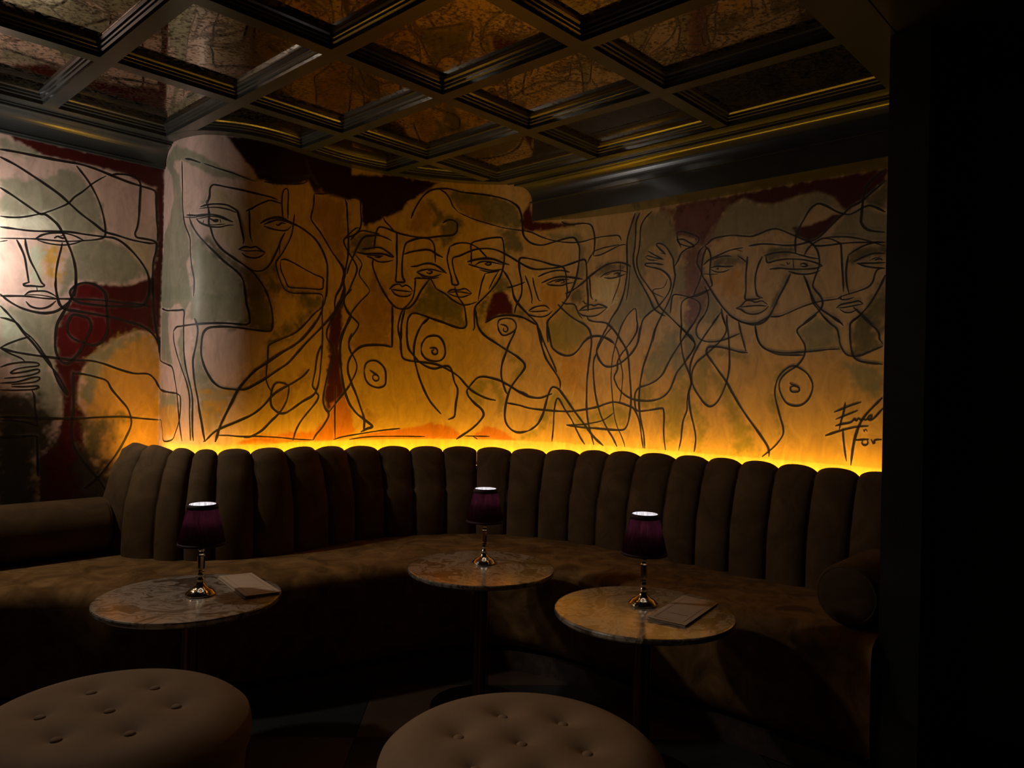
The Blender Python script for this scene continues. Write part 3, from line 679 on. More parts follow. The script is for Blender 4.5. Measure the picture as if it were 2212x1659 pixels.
12|6110,2287 6068,2259 6041,2231 6034,2203 6027,2154 6024,2113 6022,2080 6037,2053 6064,2035 6122,2021
10|5585,1977 5624,1984 5670,1985 5716,1978 5765,1960 5809,1944 5843,1936
10|5592,1976 5602,1943 5644,1948 5689,1950 5730,1946 5783,1936 5839,1915 5861,1900
11|5612,1910 5663,1910 5708,1902 5775,1895 5831,1894 5856,1901
10|5704,1891 5753,1875 5806,1871 5853,1882
11|5757,1919 5774,1922 5792,1911 5779,1906 5759,1912
9|5694,1938 5701,1924 5710,1932
7|5725,1944 5728,1900
7|5662,1928 5685,1921
10|5776,1959 5790,1985 5812,2005 5837,2019 5862,2027 5896,2019 5925,2002 5938,1990 5942,1943 5946,1888 5951,1828 5954,1777
10|5812,2003 5838,1995 5880,1993 5938,1994 5994,1992 6042,1987 6123,1978
8|5871,2030 5921,2026 5962,2021 6002,2011 6042,1997 6081,1980 6123,1961
9|5971,1938 5995,1954 6027,1970 6062,1980 6100,1982
10|5971,1936 5966,1903 5963,1861 5968,1806 5979,1765
10|5996,1908 6024,1920 6055,1931 6082,1935 6124,1930
9|6008,1899 6044,1896 6083,1893 6125,1891
7|6059,1906 6082,1914 6105,1918
9|6008,1899 6044,1883 6083,1873 6125,1867
11|6082,1906 6101,1910 6113,1903
8|6125,1867 6095,1864 6083,1842 6076,1814 6057,1791 6018,1777 5979,1767 5942,1757 5926,1748 5864,1743 5817,1735 5757,1717 5704,1696 5658,1682 5619,1683
8|5934,1745 5947,1755 5943,1745 5967,1743 5991,1748 5999,1751
9|5923,1706 5943,1721 5967,1726 5991,1729 6019,1733 6039,1718
8|5931,1707 5968,1709 6008,1715 6035,1718
8|5939,1702 5960,1687 5988,1685 6016,1698
10|5996,1708 6028,1677 6056,1651 6076,1629
10|6126,1838 6104,1787 6081,1744 6059,1708 6028,1673 6001,1649 5987,1633
11|5775,1867 5794,1824 5812,1775 5830,1739 5856,1707 5894,1679 5928,1652 5953,1635
10|5785,1842 5803,1797 5821,1739 5843,1708 5869,1672 5904,1637
7|5164,1800 5207,1809 5255,1823 5308,1838
8|5273,1855 5293,1811 5296,1763 5279,1716 5243,1665
10|5367,1739 5375,1696 5389,1659
7|5398,1705 5397,1658
8|5367,1720 5342,1689 5317,1662
10|5274,1710 5247,1676 5231,1641 5237,1604 5266,1581 5311,1572 5366,1576 5419,1591 5469,1609
12|5357,1706 5320,1657 5282,1608 5244,1553 5217,1502 5201,1451 5202,1404 5210,1363 5198,1312 5200,1265 5213,1199 5231,1138 5241,1087 5239,1046 5234,1013
11|5374,1705 5385,1670 5397,1639 5392,1610 5366,1575 5328,1541 5285,1506 5240,1471 5216,1430 5211,1384 5226,1338 5262,1288 5290,1258 5318,1246 5346,1260 5372,1295 5393,1341 5408,1386 5417,1445 5416,1505 5411,1579 5405,1629 5399,1664 5398,1704
13|5512,1514 5468,1519 5410,1535 5355,1546 5306,1547 5292,1532 5293,1511 5324,1471 5364,1420 5403,1371 5436,1317 5474,1259 5516,1202 5558,1151 5594,1105 5620,1068 5628,1040 5628,1019
12|5460,1666 5474,1612 5488,1567 5502,1521
11|5406,1704 5454,1676 5506,1655 5547,1647 5587,1658 5621,1688
9|5621,1685 5661,1683 5689,1689
10|5548,1643 5554,1599 5569,1560 5600,1531 5650,1516 5698,1510 5769,1513 5837,1517 5895,1523 5945,1524
10|5545,1643 5559,1585 5585,1541 5640,1511 5689,1501 5783,1499
10|5838,1682 5789,1647 5757,1625 5750,1607 5767,1579 5786,1546 5789,1513 5778,1481 5751,1449 5709,1421 5681,1393 5670,1360 5678,1322 5703,1280 5736,1265 5774,1268 5805,1292 5823,1330 5826,1366 5812,1398 5793,1421 5756,1444 5728,1449 5695,1430 5667,1397 5653,1355 5651,1312 5665,1255 5680,1204 5693,1163 5694,1130 5678,1100 5649,1065 5594,1016
11|5720,1370 5739,1360 5763,1349 5763,1331 5730,1330 5725,1351 5748,1356
10|5861,1680 5897,1642 5928,1614 5938,1578 5945,1542 5965,1506 5991,1492 6029,1494 6066,1509 6122,1533
9|5896,1679 5932,1654 5956,1627
11|6027,1668 5988,1639 5985,1599 5988,1550 5997,1501 6012,1479 6046,1465 6123,1455
10|6032,1667 6063,1635 6092,1608 6105,1586 6107,1564 6122,1542
7|5168,1596 5197,1611 5221,1579 5224,1554 5205,1518 5171,1482
10|5971,1286 5964,1239 5954,1199 5948,1165
9|5923,1241 5957,1257 5999,1276 6039,1290
8|5930,1209 5966,1226 6025,1253
10|5930,1180 5958,1190 5992,1198 6005,1208 6013,1219 6017,1206 6030,1220 6036,1211 6046,1218 6059,1212 6071,1230 6083,1235 6079,1222 6067,1215 6087,1218 6127,1267
13|6124,1312 6083,1266 6054,1230 6034,1194 6019,1149 6011,1113 6005,1069 6000,1011
11|5887,1134 5933,1153 5984,1171 6026,1182 6070,1187
9|5963,1172 5966,1128 5973,1075 5981,1027
7|6049,1173 6052,1161 6058,1173 6066,1163
9|6015,1122 6048,1127 6073,1130
9|6048,1125 6044,1111 6057,1103 6069,1113 6065,1128
9|6081,1131 6094,1110 6097,1128 6125,1132
"""

MURAL_PAINT = """
tan|40|1869,2609 4336,2828 4669,909 1911,888
pink|10|865,2396 1918,2499 1946,891 895,948
pink|25|1881,2612 2563,2564 2672,2133 2537,1743 2690,1475 2512,919 1911,888
beige|60|4346,2422 6203,2346 6218,1507 4365,1587
tan|60|4366,1533 6219,1429 6230,848 4381,889
sage|18|1194,2201 1242,2226 1317,2228 1394,2275 1482,2315 1538,2277 1586,2215 1616,2143 1630,2036 1544,2012 1408,2004 1199,1988
pale|25|1198,2040 1288,2052 1376,2083 1434,2029 1408,2005 1199,1990
sage|18|1190,2386 1227,2386 1314,2375 1357,2351 1294,2331 1192,2329
maroon|8|1226,2415 1906,2416 1908,2315 1853,2308 1729,2341 1630,2350 1490,2353 1366,2353 1314,2375 1255,2389
maroon|6|1869,2306 1908,2337 1920,1730 1867,1726 1862,1917 1881,2002 1884,2112
sage|14|1508,1970 1629,2007 1712,1997 1789,1928 1842,1871 1791,1837 1717,1791 1596,1787 1512,1792 1459,1706 1442,1704 1464,1887
ochre|25|1358,1907 1436,1944 1431,1782 1370,1785
beige|14|1662,2016 1772,2023 1870,2017 1858,1889 1805,1909 1727,1989
sagel|25|1316,1925 1358,1922 1372,1697 1327,1770
maroon|8|1511,1760 1556,1792 1669,1778 1774,1797 1854,1843 1903,1849 1908,1472 1861,1563 1792,1566 1707,1525 1626,1458 1583,1408 1553,1366 1531,1292 1533,1197 1571,1130 1561,1029 1588,926 1644,676 1380,704 1369,938 1442,1013 1469,1131 1461,1231 1435,1316 1425,1395 1429,1461 1425,1513 1446,1607 1486,1684
red|6|1432,1573 1498,1698 1485,1724 1514,1770 1569,1780 1628,1753 1646,1679 1654,1590 1643,1521 1600,1480 1557,1488 1533,1446 1481,1389 1439,1422
sage|20|1206,1649 1287,1632 1388,1618 1457,1648 1430,1566 1425,1500 1433,1421 1423,1368 1375,1432 1301,1518 1208,1587
sage|20|1210,1499 1318,1506 1393,1393 1447,1303 1467,1197 1457,1131 1383,1100 1364,1198 1277,1376 1211,1411
sagel|25|1207,1637 1273,1560 1318,1506 1211,1449
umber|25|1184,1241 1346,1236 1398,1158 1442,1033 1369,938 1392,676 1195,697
ochre|14|1577,1401 1626,1458 1707,1525 1806,1567 1875,1543 1905,1472 1930,953 1753,966 1627,841 1575,960 1561,1049 1583,1130 1533,1211 1554,1332
sage|22|1553,1373 1650,1487 1779,1558 1847,1555 1741,1499 1677,1433 1616,1321 1582,1197 1544,1224
sagedk|25|1559,1116 1736,1120 1662,991 1627,841 1575,940
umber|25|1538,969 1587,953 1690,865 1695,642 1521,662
maroondk|8|2406,2520 2571,2327 2668,2324 2792,2353 2854,2387 2895,2332 2984,2340 3133,2336 3128,2531 2786,2538 2508,2524
sage|7|2059,2492 2109,2492 2197,2460 2297,2420 2372,2377 2466,2339 2561,2322 2513,2311 2420,2312 2354,2317 2257,2366 2168,2404 2078,2422 2066,2394 2136,2341 2164,2213 2176,2112 2220,2034 2230,1959 2211,1886 2243,1761 2255,1712 1911,1732 1909,1888 1931,2069 2035,2141 2078,2225 2073,2296 2034,2360 1946,2415 1950,2471
sage|20|2217,2108 2246,2076 2297,2010 2363,1947 2458,1865 2506,1804 2519,1721 2268,1711 2249,1909 2231,2018
sagedk|14|2297,2010 2352,2025 2400,1959 2499,1898 2572,1866 2616,1780 2628,1731 2519,1721 2495,1838 2382,1934
sage|14|2309,2162 2327,2231 2336,2285 2420,2304 2355,2290 2327,2250 2313,2201 2297,2192
sagedk|18|2598,1879 2667,1924 2681,1839 2725,1793 2654,1764
beige|20|2356,2261 2658,2243 2690,2147 2677,1991 2572,1876 2456,1929 2361,2026 2338,2201
ochre|30|2708,1945 2959,1886 2960,1826 2743,1816
brown|20|2908,2324 3086,2333 3108,2198 3083,1973 2939,2142 2886,2196
sage|7|1909,1801 2246,1777 2255,1718 2204,1665 2164,1699 2118,1699 2073,1678 1918,1694
sage|8|1914,1676 2051,1662 2039,1587 2086,1464 2118,1393 2078,1398 1932,1420
sage|10|2155,1503 2181,1582 2201,1581 2206,1462 2237,1344 2269,1256 2276,1026 2267,1026 2254,1236 2200,1359
ochre|18|1913,1251 2157,1249 2190,1136 2131,1021 1993,1012 1922,1113
sage|18|1913,1251 2157,1249 2172,1194 1935,1176
sage|14|2251,1728 2516,1787 2539,1620 2506,1605 2371,1604 2286,1597 2227,1630
sagedk|14|2518,1787 2605,1796 2645,1704 2656,1598 2621,1578 2530,1584 2436,1589 2372,1589 2539,1615
sage|25|2290,1556 2312,1531 2318,1404 2378,1308 2443,1280 2481,1261 2428,1142 2384,1073 2346,1043 2313,1189 2282,1335 2274,1404
ochre|35|2311,1262 2444,1265 2419,1142 2346,1053
sagedk|25|2718,1799 2961,1795 2969,1742 2844,1639 2782,1577 2644,1511 2718,1603 2874,1695 2809,1757
brown|25|2499,1271 2631,1414 2627,1343 2537,1286
brown|20|2646,1243 2752,1305 2870,1376 2809,1295 2754,1217 2699,1171
maroon|14|3000,1538 3046,1716 3094,1787 3095,1743 3092,1632 3079,1520 3099,1355 3120,1261 3059,1200 3017,1162 2986,1227 3005,1353 3040,1474
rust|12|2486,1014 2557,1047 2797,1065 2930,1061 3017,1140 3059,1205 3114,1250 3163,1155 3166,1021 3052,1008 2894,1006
maroondk|10|2980,2452 3365,2526 3657,2515 3594,2467 3526,2418 3474,2381 3428,2319 3366,2286 3324,2265 3213,2204 3196,2242 3182,2350 3095,2344 2983,2361
brown|14|3487,2284 3548,2399 3607,2374 3620,2276 3600,2211 3484,2211
sagedk|12|3553,2426 3606,2390 3677,2333 3778,2309 3795,2268 3769,2224 3733,2180 3687,2135 3638,2183 3678,2276 3625,2255 3618,2339
sagedk|10|3705,2478 3923,2459 4084,2417 4133,2357 4146,2262 4033,2267 3852,2316 3756,2366 3717,2421
brown|14|3744,2402 3893,2394 3905,2315 3809,2338
sagedk|12|3123,2106 3187,2175 3278,2173 3273,2076 3157,2056
sagedk|14|4007,2254 4120,2247 4148,2167 4171,2099 4101,2121 4042,2095 4041,2174
sagedk|16|3473,1750 3530,1805 3612,1935 3698,1857 3806,1801 3830,1667 3723,1690 3516,1737
maroon|10|3949,1776 3983,1883 4036,1894 4069,1868 4103,1789 4110,1749 4034,1746 3935,1697
sagedk|14|3880,1785 3937,1840 4039,2000 4073,1952 4101,1868 4042,1899 3978,1883 3938,1766 3893,1691
sagedk|14|4115,1757 4141,1804 4206,1747 4207,1705
ochre|25|3350,1849 3513,1866 3494,1782 3420,1762
brown|18|3267,1994 3389,1776 3386,1658 3264,1650 3155,1713 3249,1846
maroon|10|4147,2341 4191,2408 4215,2292 4157,2246
maroon|16|3012,1713 3074,1670 3074,1457 3101,1264 3058,1216 3013,1263
brown|18|3180,1717 3384,1732 3391,1545 3216,1537 3164,1495 3142,1519 3192,1654
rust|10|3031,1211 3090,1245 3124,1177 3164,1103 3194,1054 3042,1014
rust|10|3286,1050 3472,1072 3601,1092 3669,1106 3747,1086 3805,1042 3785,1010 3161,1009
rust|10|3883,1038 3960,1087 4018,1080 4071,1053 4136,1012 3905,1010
olive|14|3846,1292 3871,1340 3933,1375 4011,1364 4050,1292 4062,1230 4042,1151 4024,1255 3975,1337 3934,1305 3931,1221 3884,1226
brown|20|3208,1236 3222,1280 3240,1192 3273,1152 3316,1097 3290,1082 3242,1122
olive|20|3895,1694 3925,1716 3937,1633 4076,1541 4183,1460 4164,1387 4117,1355 4141,1459 4034,1530
sage|10|4294,2224 4423,2206 4470,2219 4518,2199 4513,2166 4471,2180 4329,2194
sage|10|4501,2150 4531,2143 4539,2071 4530,1961 4482,1941 4496,2018
sagedk|14|4583,1980 4631,2020 4716,2032 4809,2000 4729,1986 4656,1975 4608,1957
sage|10|4844,2287 4877,2285 4853,2180 4844,2044 4877,1937 4953,1811 5001,1767 4913,1710 4883,1701 4872,1754 4851,1768 4803,1720 4762,1647 4688,1682 4782,1843 4809,1974 4799,2134 4827,2236
sage|14|4941,2273 5048,2278 5108,2168 5117,2017 5095,1999 5058,2068 4999,2108 4928,2083 4905,1997 4926,1912 4888,1967 4869,2021 4888,2202
mauve|14|5012,2294 5355,2290 5360,2078 5265,2060 5229,1995 5253,1914 5233,1837 5200,1810 5245,1773 5246,1723 5193,1662 5176,1668 5184,1791 5122,1825 5147,1933 5167,2051 5232,2098 5176,2145 5113,2168 5060,2231
sage|16|5102,1948 5146,1994 5166,1842 5093,1822 5084,1732 5038,1719 5081,1838
olive|12|4323,1703 4426,1810 4486,1786 4536,1702 4573,1647 4544,1598 4498,1554 4344,1555
sagedk|16|4425,1860 4525,1923 4545,1818 4468,1809
maroon|10|4144,2307 4222,2294 4528,2270 4363,2248 4206,2238 4154,2250 4145,2290
ochre|25|4266,1915 4424,1911 4397,1805 4345,1751 4257,1813
pale|30|4602,1946 4749,1936 4733,1819 4673,1790 4599,1837
olive|12|4326,1695 4557,1691 4574,1636 4527,1587 4474,1532 4433,1521 4356,1554
ochre|40|4357,1510 4475,1516 4569,1592 4563,1307 4408,1315 4382,1415
olive|18|4311,1212 4350,1303 4397,1304 4482,1206 4580,1111 4502,1108 4447,1194 4386,1264 4364,1191 4297,1077 4217,1029 4170,1027 4261,1098
sage|25|4924,1496 5041,1571 5145,1579 5045,1419 4988,1367 4928,1346
olive|22|4904,1335 4982,1352 4984,1270 4906,1263
olive|22|4918,1252 5094,1318 5160,1419 5194,1370 5181,1221 5151,1070 5078,1010 5050,1226 4919,1221
olive|22|4572,1187 4729,1236 4834,1218 4812,1112 4751,1109 4586,1111
sage|20|5040,1643 5132,1639 5146,1519 5194,1394 5120,1409 5079,1459
mauve|20|5166,1608 5205,1592 5223,1542 5185,1503 5157,1529
maroon|10|5096,2291 5655,2299 6125,2298 6126,2241 6030,2179 5975,2150 5951,2136 5901,2204 5833,2240 5746,2237 5633,2214 5539,2233 5475,2269 5391,2237 5316,2167 5265,2078 5100,2147
mauve|30|5096,2286 5390,2285 5416,2248 5316,2167 5260,2088 5099,2157
sage|14|5291,2084 5391,2237 5475,2269 5539,2233 5633,2214 5746,2237 5833,2240 5901,2204 5943,2138 5876,2169 5825,2185 5770,2123 5736,2058 5640,2099 5566,2086 5494,2081 5369,2096
maroon|6|5718,2095 5806,2095 5877,2113 5902,2129 5952,2126 5887,2073 5828,2025 5790,2020 5741,2048
sage|12|5960,2120 6023,2138 6128,2106 6131,1972 6022,2005 5904,2037 5936,2101
sagedk|10|6038,2186 6126,2241 6128,2111 6058,2148
mauve|14|5169,2040 5266,2054 5255,1924 5302,1839 5294,1763 5238,1655 5178,1657 5197,1793
sagedk|8|5971,1940 6023,1968 6131,1976 6131,1935 6004,1912 5972,1906
sagedk|10|5592,1980 5614,2016 5733,2001 5733,1979 5616,1946
sagedk|12|5309,1986 5371,1997 5452,1986 5482,1955 5413,1941 5310,1948
sagedk|10|5715,1879 5691,1881 5647,1795 5612,1712 5621,1689 5661,1776
ochre|30|5322,1890 5453,1916 5494,1866 5486,1783 5401,1780
sage|18|5274,1721 5308,1819 5367,1735 5343,1660 5264,1664
sagedk|18|6036,1672 6133,1834 6137,1610 6072,1613
sage|22|5771,1861 5815,1822 5851,1750 5834,1743 5798,1819
sagedk|12|5988,1634 6030,1665 6105,1586 6114,1530 6029,1496 5999,1505
sage|18|5757,1607 5834,1677 5924,1614 5941,1529 5796,1522 5777,1569
olive|16|5214,1379 5246,1481 5308,1466 5315,1405 5301,1263 5262,1288
olive|20|5274,1481 5313,1466 5408,1361 5463,1258 5528,1139 5561,1021 5448,1017 5439,1159 5389,1266 5366,1315
olive|18|5205,1260 5263,1252 5287,1151 5268,1008 5240,1011 5231,1138
sage|20|5167,1664 5231,1635 5261,1578 5205,1508 5171,1482
sage|25|5962,1462 6116,1452 6118,1314 6036,1347 5993,1386
olive|14|5285,1512 5306,1531 5410,1525 5499,1511 5521,1469 5410,1505
olive|20|5637,1397 5666,1426 5653,1359 5660,1265 5691,1162 5673,1100 5640,1264
"""

# ------------------------------------------------------------------ mural walls
PAINT = dict(
    pink=lin(204, 172, 158), beige=lin(192, 168, 134), tan=lin(196, 162, 108), pale=lin(208, 202, 180),
    sage=lin(140, 137, 114), sagel=lin(184, 186, 162), sagedk=lin(104, 98, 70), olive=lin(150, 136, 70),
    ochre=lin(192, 146, 62), brown=lin(160, 122, 76), maroon=lin(72, 21, 18), maroondk=lin(40, 13, 11),
    red=lin(84, 20, 22), rust=lin(186, 116, 54), mauve=lin(116, 78, 74), lowshade=lin(62, 56, 44))  # last tone: shade of the lower-left wall put into the paint colour


def parse_pts(t):
    return np.array([[float(a) / 1000 for a in p.split(',')] for p in t.split()])


LINES = []
for ln in MURAL_LINES.strip().split('\n'):
    w, t = ln.split('|')
    P = parse_pts(t)
    # samples that jump across the room corner would cut the corner: keep them, they follow the wall path
    Q, qs = resample(catmull(P, 8), .007)
    LINES.append((float(w) / 1000 * .8, Q))

Z0, Z1, DZ = .70, Z_CEIL, .006
nz = int(round((Z1 - Z0) / DZ)) + 1
zz = np.linspace(Z0, Z1, nz)
ns = len(PS)
GS, GZ = np.meshgrid(PS, zz, indexing='ij')
rng = np.random.default_rng(7)


def value_noise(cell, seed):
    r = np.random.default_rng(seed)
    a, b = int(PS[-1] / cell) + 3, int((Z1 - Z0) / cell) + 3
    g = r.standard_normal((a, b))
    x, y = GS / cell, (GZ - Z0) / cell
    i, j = x.astype(int), y.astype(int)
    fx, fy = x - i, y - j
    fx = fx * fx * (3 - 2 * fx); fy = fy * fy * (3 - 2 * fy)
    return (g[i, j] * (1 - fx) * (1 - fy) + g[i + 1, j] * fx * (1 - fy) + g[i, j + 1] * (1 - fx) * fy + g[i + 1, j + 1] * fx * fy)


wob = value_noise(.03, 1) * .35 + value_noise(.012, 2) * .3
COLR = np.empty((ns, nz, 3))
COLR[:] = PAINT['tan']
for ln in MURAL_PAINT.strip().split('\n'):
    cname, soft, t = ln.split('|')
    soft = float(soft) / 1000 * (1.7 if cname in ('sagedk', 'olive', 'ochre', 'brown', 'mauve', 'beige', 'lowshade') else 1.0)
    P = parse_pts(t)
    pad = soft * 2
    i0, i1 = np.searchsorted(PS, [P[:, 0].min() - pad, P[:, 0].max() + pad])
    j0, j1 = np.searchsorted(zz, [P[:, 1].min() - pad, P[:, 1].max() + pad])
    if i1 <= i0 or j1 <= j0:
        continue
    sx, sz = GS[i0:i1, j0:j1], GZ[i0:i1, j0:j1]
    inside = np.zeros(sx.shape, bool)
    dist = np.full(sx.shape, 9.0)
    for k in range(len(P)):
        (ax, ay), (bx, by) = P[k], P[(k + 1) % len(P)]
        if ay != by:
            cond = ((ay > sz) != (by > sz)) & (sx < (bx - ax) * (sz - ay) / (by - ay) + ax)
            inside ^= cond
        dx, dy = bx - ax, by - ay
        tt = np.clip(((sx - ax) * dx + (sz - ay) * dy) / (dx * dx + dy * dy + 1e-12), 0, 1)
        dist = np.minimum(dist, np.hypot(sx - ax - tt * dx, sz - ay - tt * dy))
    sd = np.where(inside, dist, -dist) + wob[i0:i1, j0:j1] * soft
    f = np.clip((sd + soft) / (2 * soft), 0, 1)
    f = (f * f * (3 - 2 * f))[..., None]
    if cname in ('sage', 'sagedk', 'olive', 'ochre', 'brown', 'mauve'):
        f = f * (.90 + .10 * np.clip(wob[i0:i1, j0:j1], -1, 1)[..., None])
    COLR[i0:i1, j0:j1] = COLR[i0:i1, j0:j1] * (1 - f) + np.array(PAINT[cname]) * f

# bare plaster left beside the brush lines, and the plain painted band along the foot of the mural
near = np.full((ns, nz), 1.0)
ds = PS[1] - PS[0]
for w, Q in LINES:
    R = int((w / 2 + .012) / DZ) + 1
    ii = np.round(Q[:, 0] / ds).astype(int); jj = np.round((Q[:, 1] - Z0) / DZ).astype(int)
    for di in range(-R, R + 1):
        for dj in range(-R, R + 1):
            d = math.hypot(di * ds, dj * DZ) - w / 2
            if d > .011:
                continue
            a, b = ii + di, jj + dj
            ok = (a >= 0) & (a < ns) & (b >= 0) & (b < nz)
            np.minimum.at(near, (a[ok], b[ok]), max(d, 0))
halo = np.clip(1 - near / .010, 0, 1) * np.clip(.5 + .6 * value_noise(.05, 5), 0, 1) * .55
light = np.clip(COLR * 1.25 + .10, 0, .8)
COLR = COLR * (1 - halo[..., None]) + light * halo[..., None]
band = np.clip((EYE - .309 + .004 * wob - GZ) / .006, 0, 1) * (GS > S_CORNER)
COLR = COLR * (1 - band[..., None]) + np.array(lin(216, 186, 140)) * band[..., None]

NW = np.array([W(a, b)[:2] for a, b in PATH])
NN = np.array([[E1[0] * a + E2[0] * b, E1[1] * a + E2[1] * b] for a, b in _nl])


def wall_xyz(s, z, off):
    p = path_at(s) + path_n(s) * off[..., None]
    return np.stack([OX + E1[0] * p[..., 0] + E2[0] * p[..., 1], OY + E1[1] * p[..., 0] + E2[1] * p[..., 1], z], -1)


ic = int(np.searchsorted(PS, S_CORNER))


def wall_part(name, a, b):
    n = b - a
    V = np.empty((n, nz + 1, 3))
    V[:, 1:, 0] = NW[a:b, None, 0]; V[:, 1:, 1] = NW[a:b, None, 1]; V[:, 1:, 2] = zz[None]
    V[:, 0, 0] = NW[a:b, 0]; V[:, 0, 1] = NW[a:b, 1]; V[:, 0, 2] = 0
    C = np.empty((n, nz + 1, 4)); C[..., 3] = 1
    C[:, 1:, :3] = COLR[a:b]; C[:, 0, :3] = COLR[a:b, 0]
    m_ = nz + 1
    i, j = np.meshgrid(np.arange(n - 1), np.arange(m_ - 1), indexing='ij')
    q = (i * m_ + j).ravel()
    F = np.stack([q, q + m_, q + m_ + 1, q + 1], 1).astype(np.int32)   # seen from the room
    me = bpy.data.meshes.new(name)
    me.vertices.add(n * m_); me.vertices.foreach_set('co', V.ravel())
    me.loops.add(F.size); me.loops.foreach_set('vertex_index', F.ravel())
    me.polygons.add(len(F))
    me.polygons.foreach_set('loop_start', np.arange(0, F.size, 4, dtype=np.int32))
    me.polygons.foreach_set('loop_total', np.full(len(F), 4, np.int32))
    me.update(calc_edges=True)
    ca = me.color_attributes.new('mural', 'FLOAT_COLOR', 'POINT')
    ca.data.foreach_set('color', C.ravel())
    return tag(add(name, me, M['mural'], None, True), kind='structure')


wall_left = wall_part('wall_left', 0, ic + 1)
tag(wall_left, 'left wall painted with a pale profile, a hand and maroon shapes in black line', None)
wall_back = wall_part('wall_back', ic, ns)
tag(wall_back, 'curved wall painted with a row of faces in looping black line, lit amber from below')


def ribbons(name, sel, parent):
    V, F = [], []
    for w, Q in sel:
        n = len(Q)
        T = np.gradient(Q, axis=0)
        T /= (np.linalg.norm(T, axis=1)[:, None] + 1e-9)
        Nn = np.stack([-T[:, 1], T[:, 0]], 1)
        d = np.r_[0, np.cumsum(np.linalg.norm(np.diff(Q, axis=0), axis=1))]
        tap = np.minimum(1, .45 + np.minimum(d, d[-1] - d) / .05)
        ww = w / 2 * tap * (1 + .16 * np.sin(d * 23 + w * 900) + .08 * np.sin(d * 71))
        base = len(V)
        for sgn in (1, -1):
            E = Q + Nn * (ww * sgn)[:, None]
            V.extend(wall_xyz(E[:, 0], E[:, 1], np.full(n, .0009)).tolist())
        for k in range(n - 1):
            F.append((base + k, base + k + 1, base + n + k + 1, base + n + k))
    return mesh(name, V, F, M['ink'], parent)


ribbons('mural_line_work', [x for x in LINES if x[1][:, 0].mean() < S_CORNER], wall_left)
ribbons('mural_line_work', [x for x in LINES if x[1][:, 0].mean() >= S_CORNER], wall_back)

# ------------------------------------------------------------------ dark partition on the right
U_P, V_PA, V_PB = 1.70, 2.25, 2.366
wall_right = uvbox('wall_right', U_P, 3.2, V_PA, V_PB, 0, Z_CEIL + .08, M['slate'])
tag(wall_right, 'near-black partition end with a thin corner moulding on the right', kind='structure')
# thin bead on the camera-side corner and a recessed panel frame on the face
uvbox('corner_bead', U_P - .006, U_P + .012, V_PB - .004, V_PB + .008, .0, Z_CEIL, M['slate'], wall_right)
for (u0, u1, z0, z1) in ((1.86, 1.875, .14, 2.36), (2.6, 2.615, .14, 2.36)):
    uvbox('panel_moulding', u0, u1, V_PB, V_PB + .012, z0, z1, M['slate'], wall_right)
for z in (.14, 2.345):
    uvbox('panel_moulding', 1.875, 2.6, V_PB, V_PB + .012, z, z + .015, M['slate'], wall_right)

# ------------------------------------------------------------------ ceiling
ceiling = uvbox('ceiling', -1.3, 3.2, -1.2, 4.2, Z_MIRROR + .012, Z_MIRROR + .05, M['slate'])
tag(ceiling, 'dark coffered ceiling with antiqued mirror panels', kind='structure')
BW = .06
OFF = PATH[ic:] + _nl[ic:] * .06
_k = np.argmax(OFF[:, 0] >= .60)
_mono = OFF[_k:]
_keep = np.r_[True, np.diff(np.maximum.accumulate(_mono[:, 0])) > 1e-6]
_mono = _mono[_keep]


def g_off(u):
    return np.interp(u, _mono[:, 0], _mono[:, 1], left=-9)


def poly_inset(P, d):
    P = np.array(P); n = len(P); out = []
    for i in range(n):
        a, b, c = P[i - 1], P[i], P[(i + 1) % n]
        e1_, e2_ = b - a, c - b
        e1_ /= np.linalg.norm(e1_) + 1e-9; e2_ /= np.linalg.norm(e2_) + 1e-9
        n1, n2 = np.array([-e1_[1], e1_[0]]), np.array([-e2_[1], e2_[0]])
        m = n1 + n2
        m /= max(.35, 1 + n1 @ n2)
        out.append(b + m * d)
    return np.array(out)


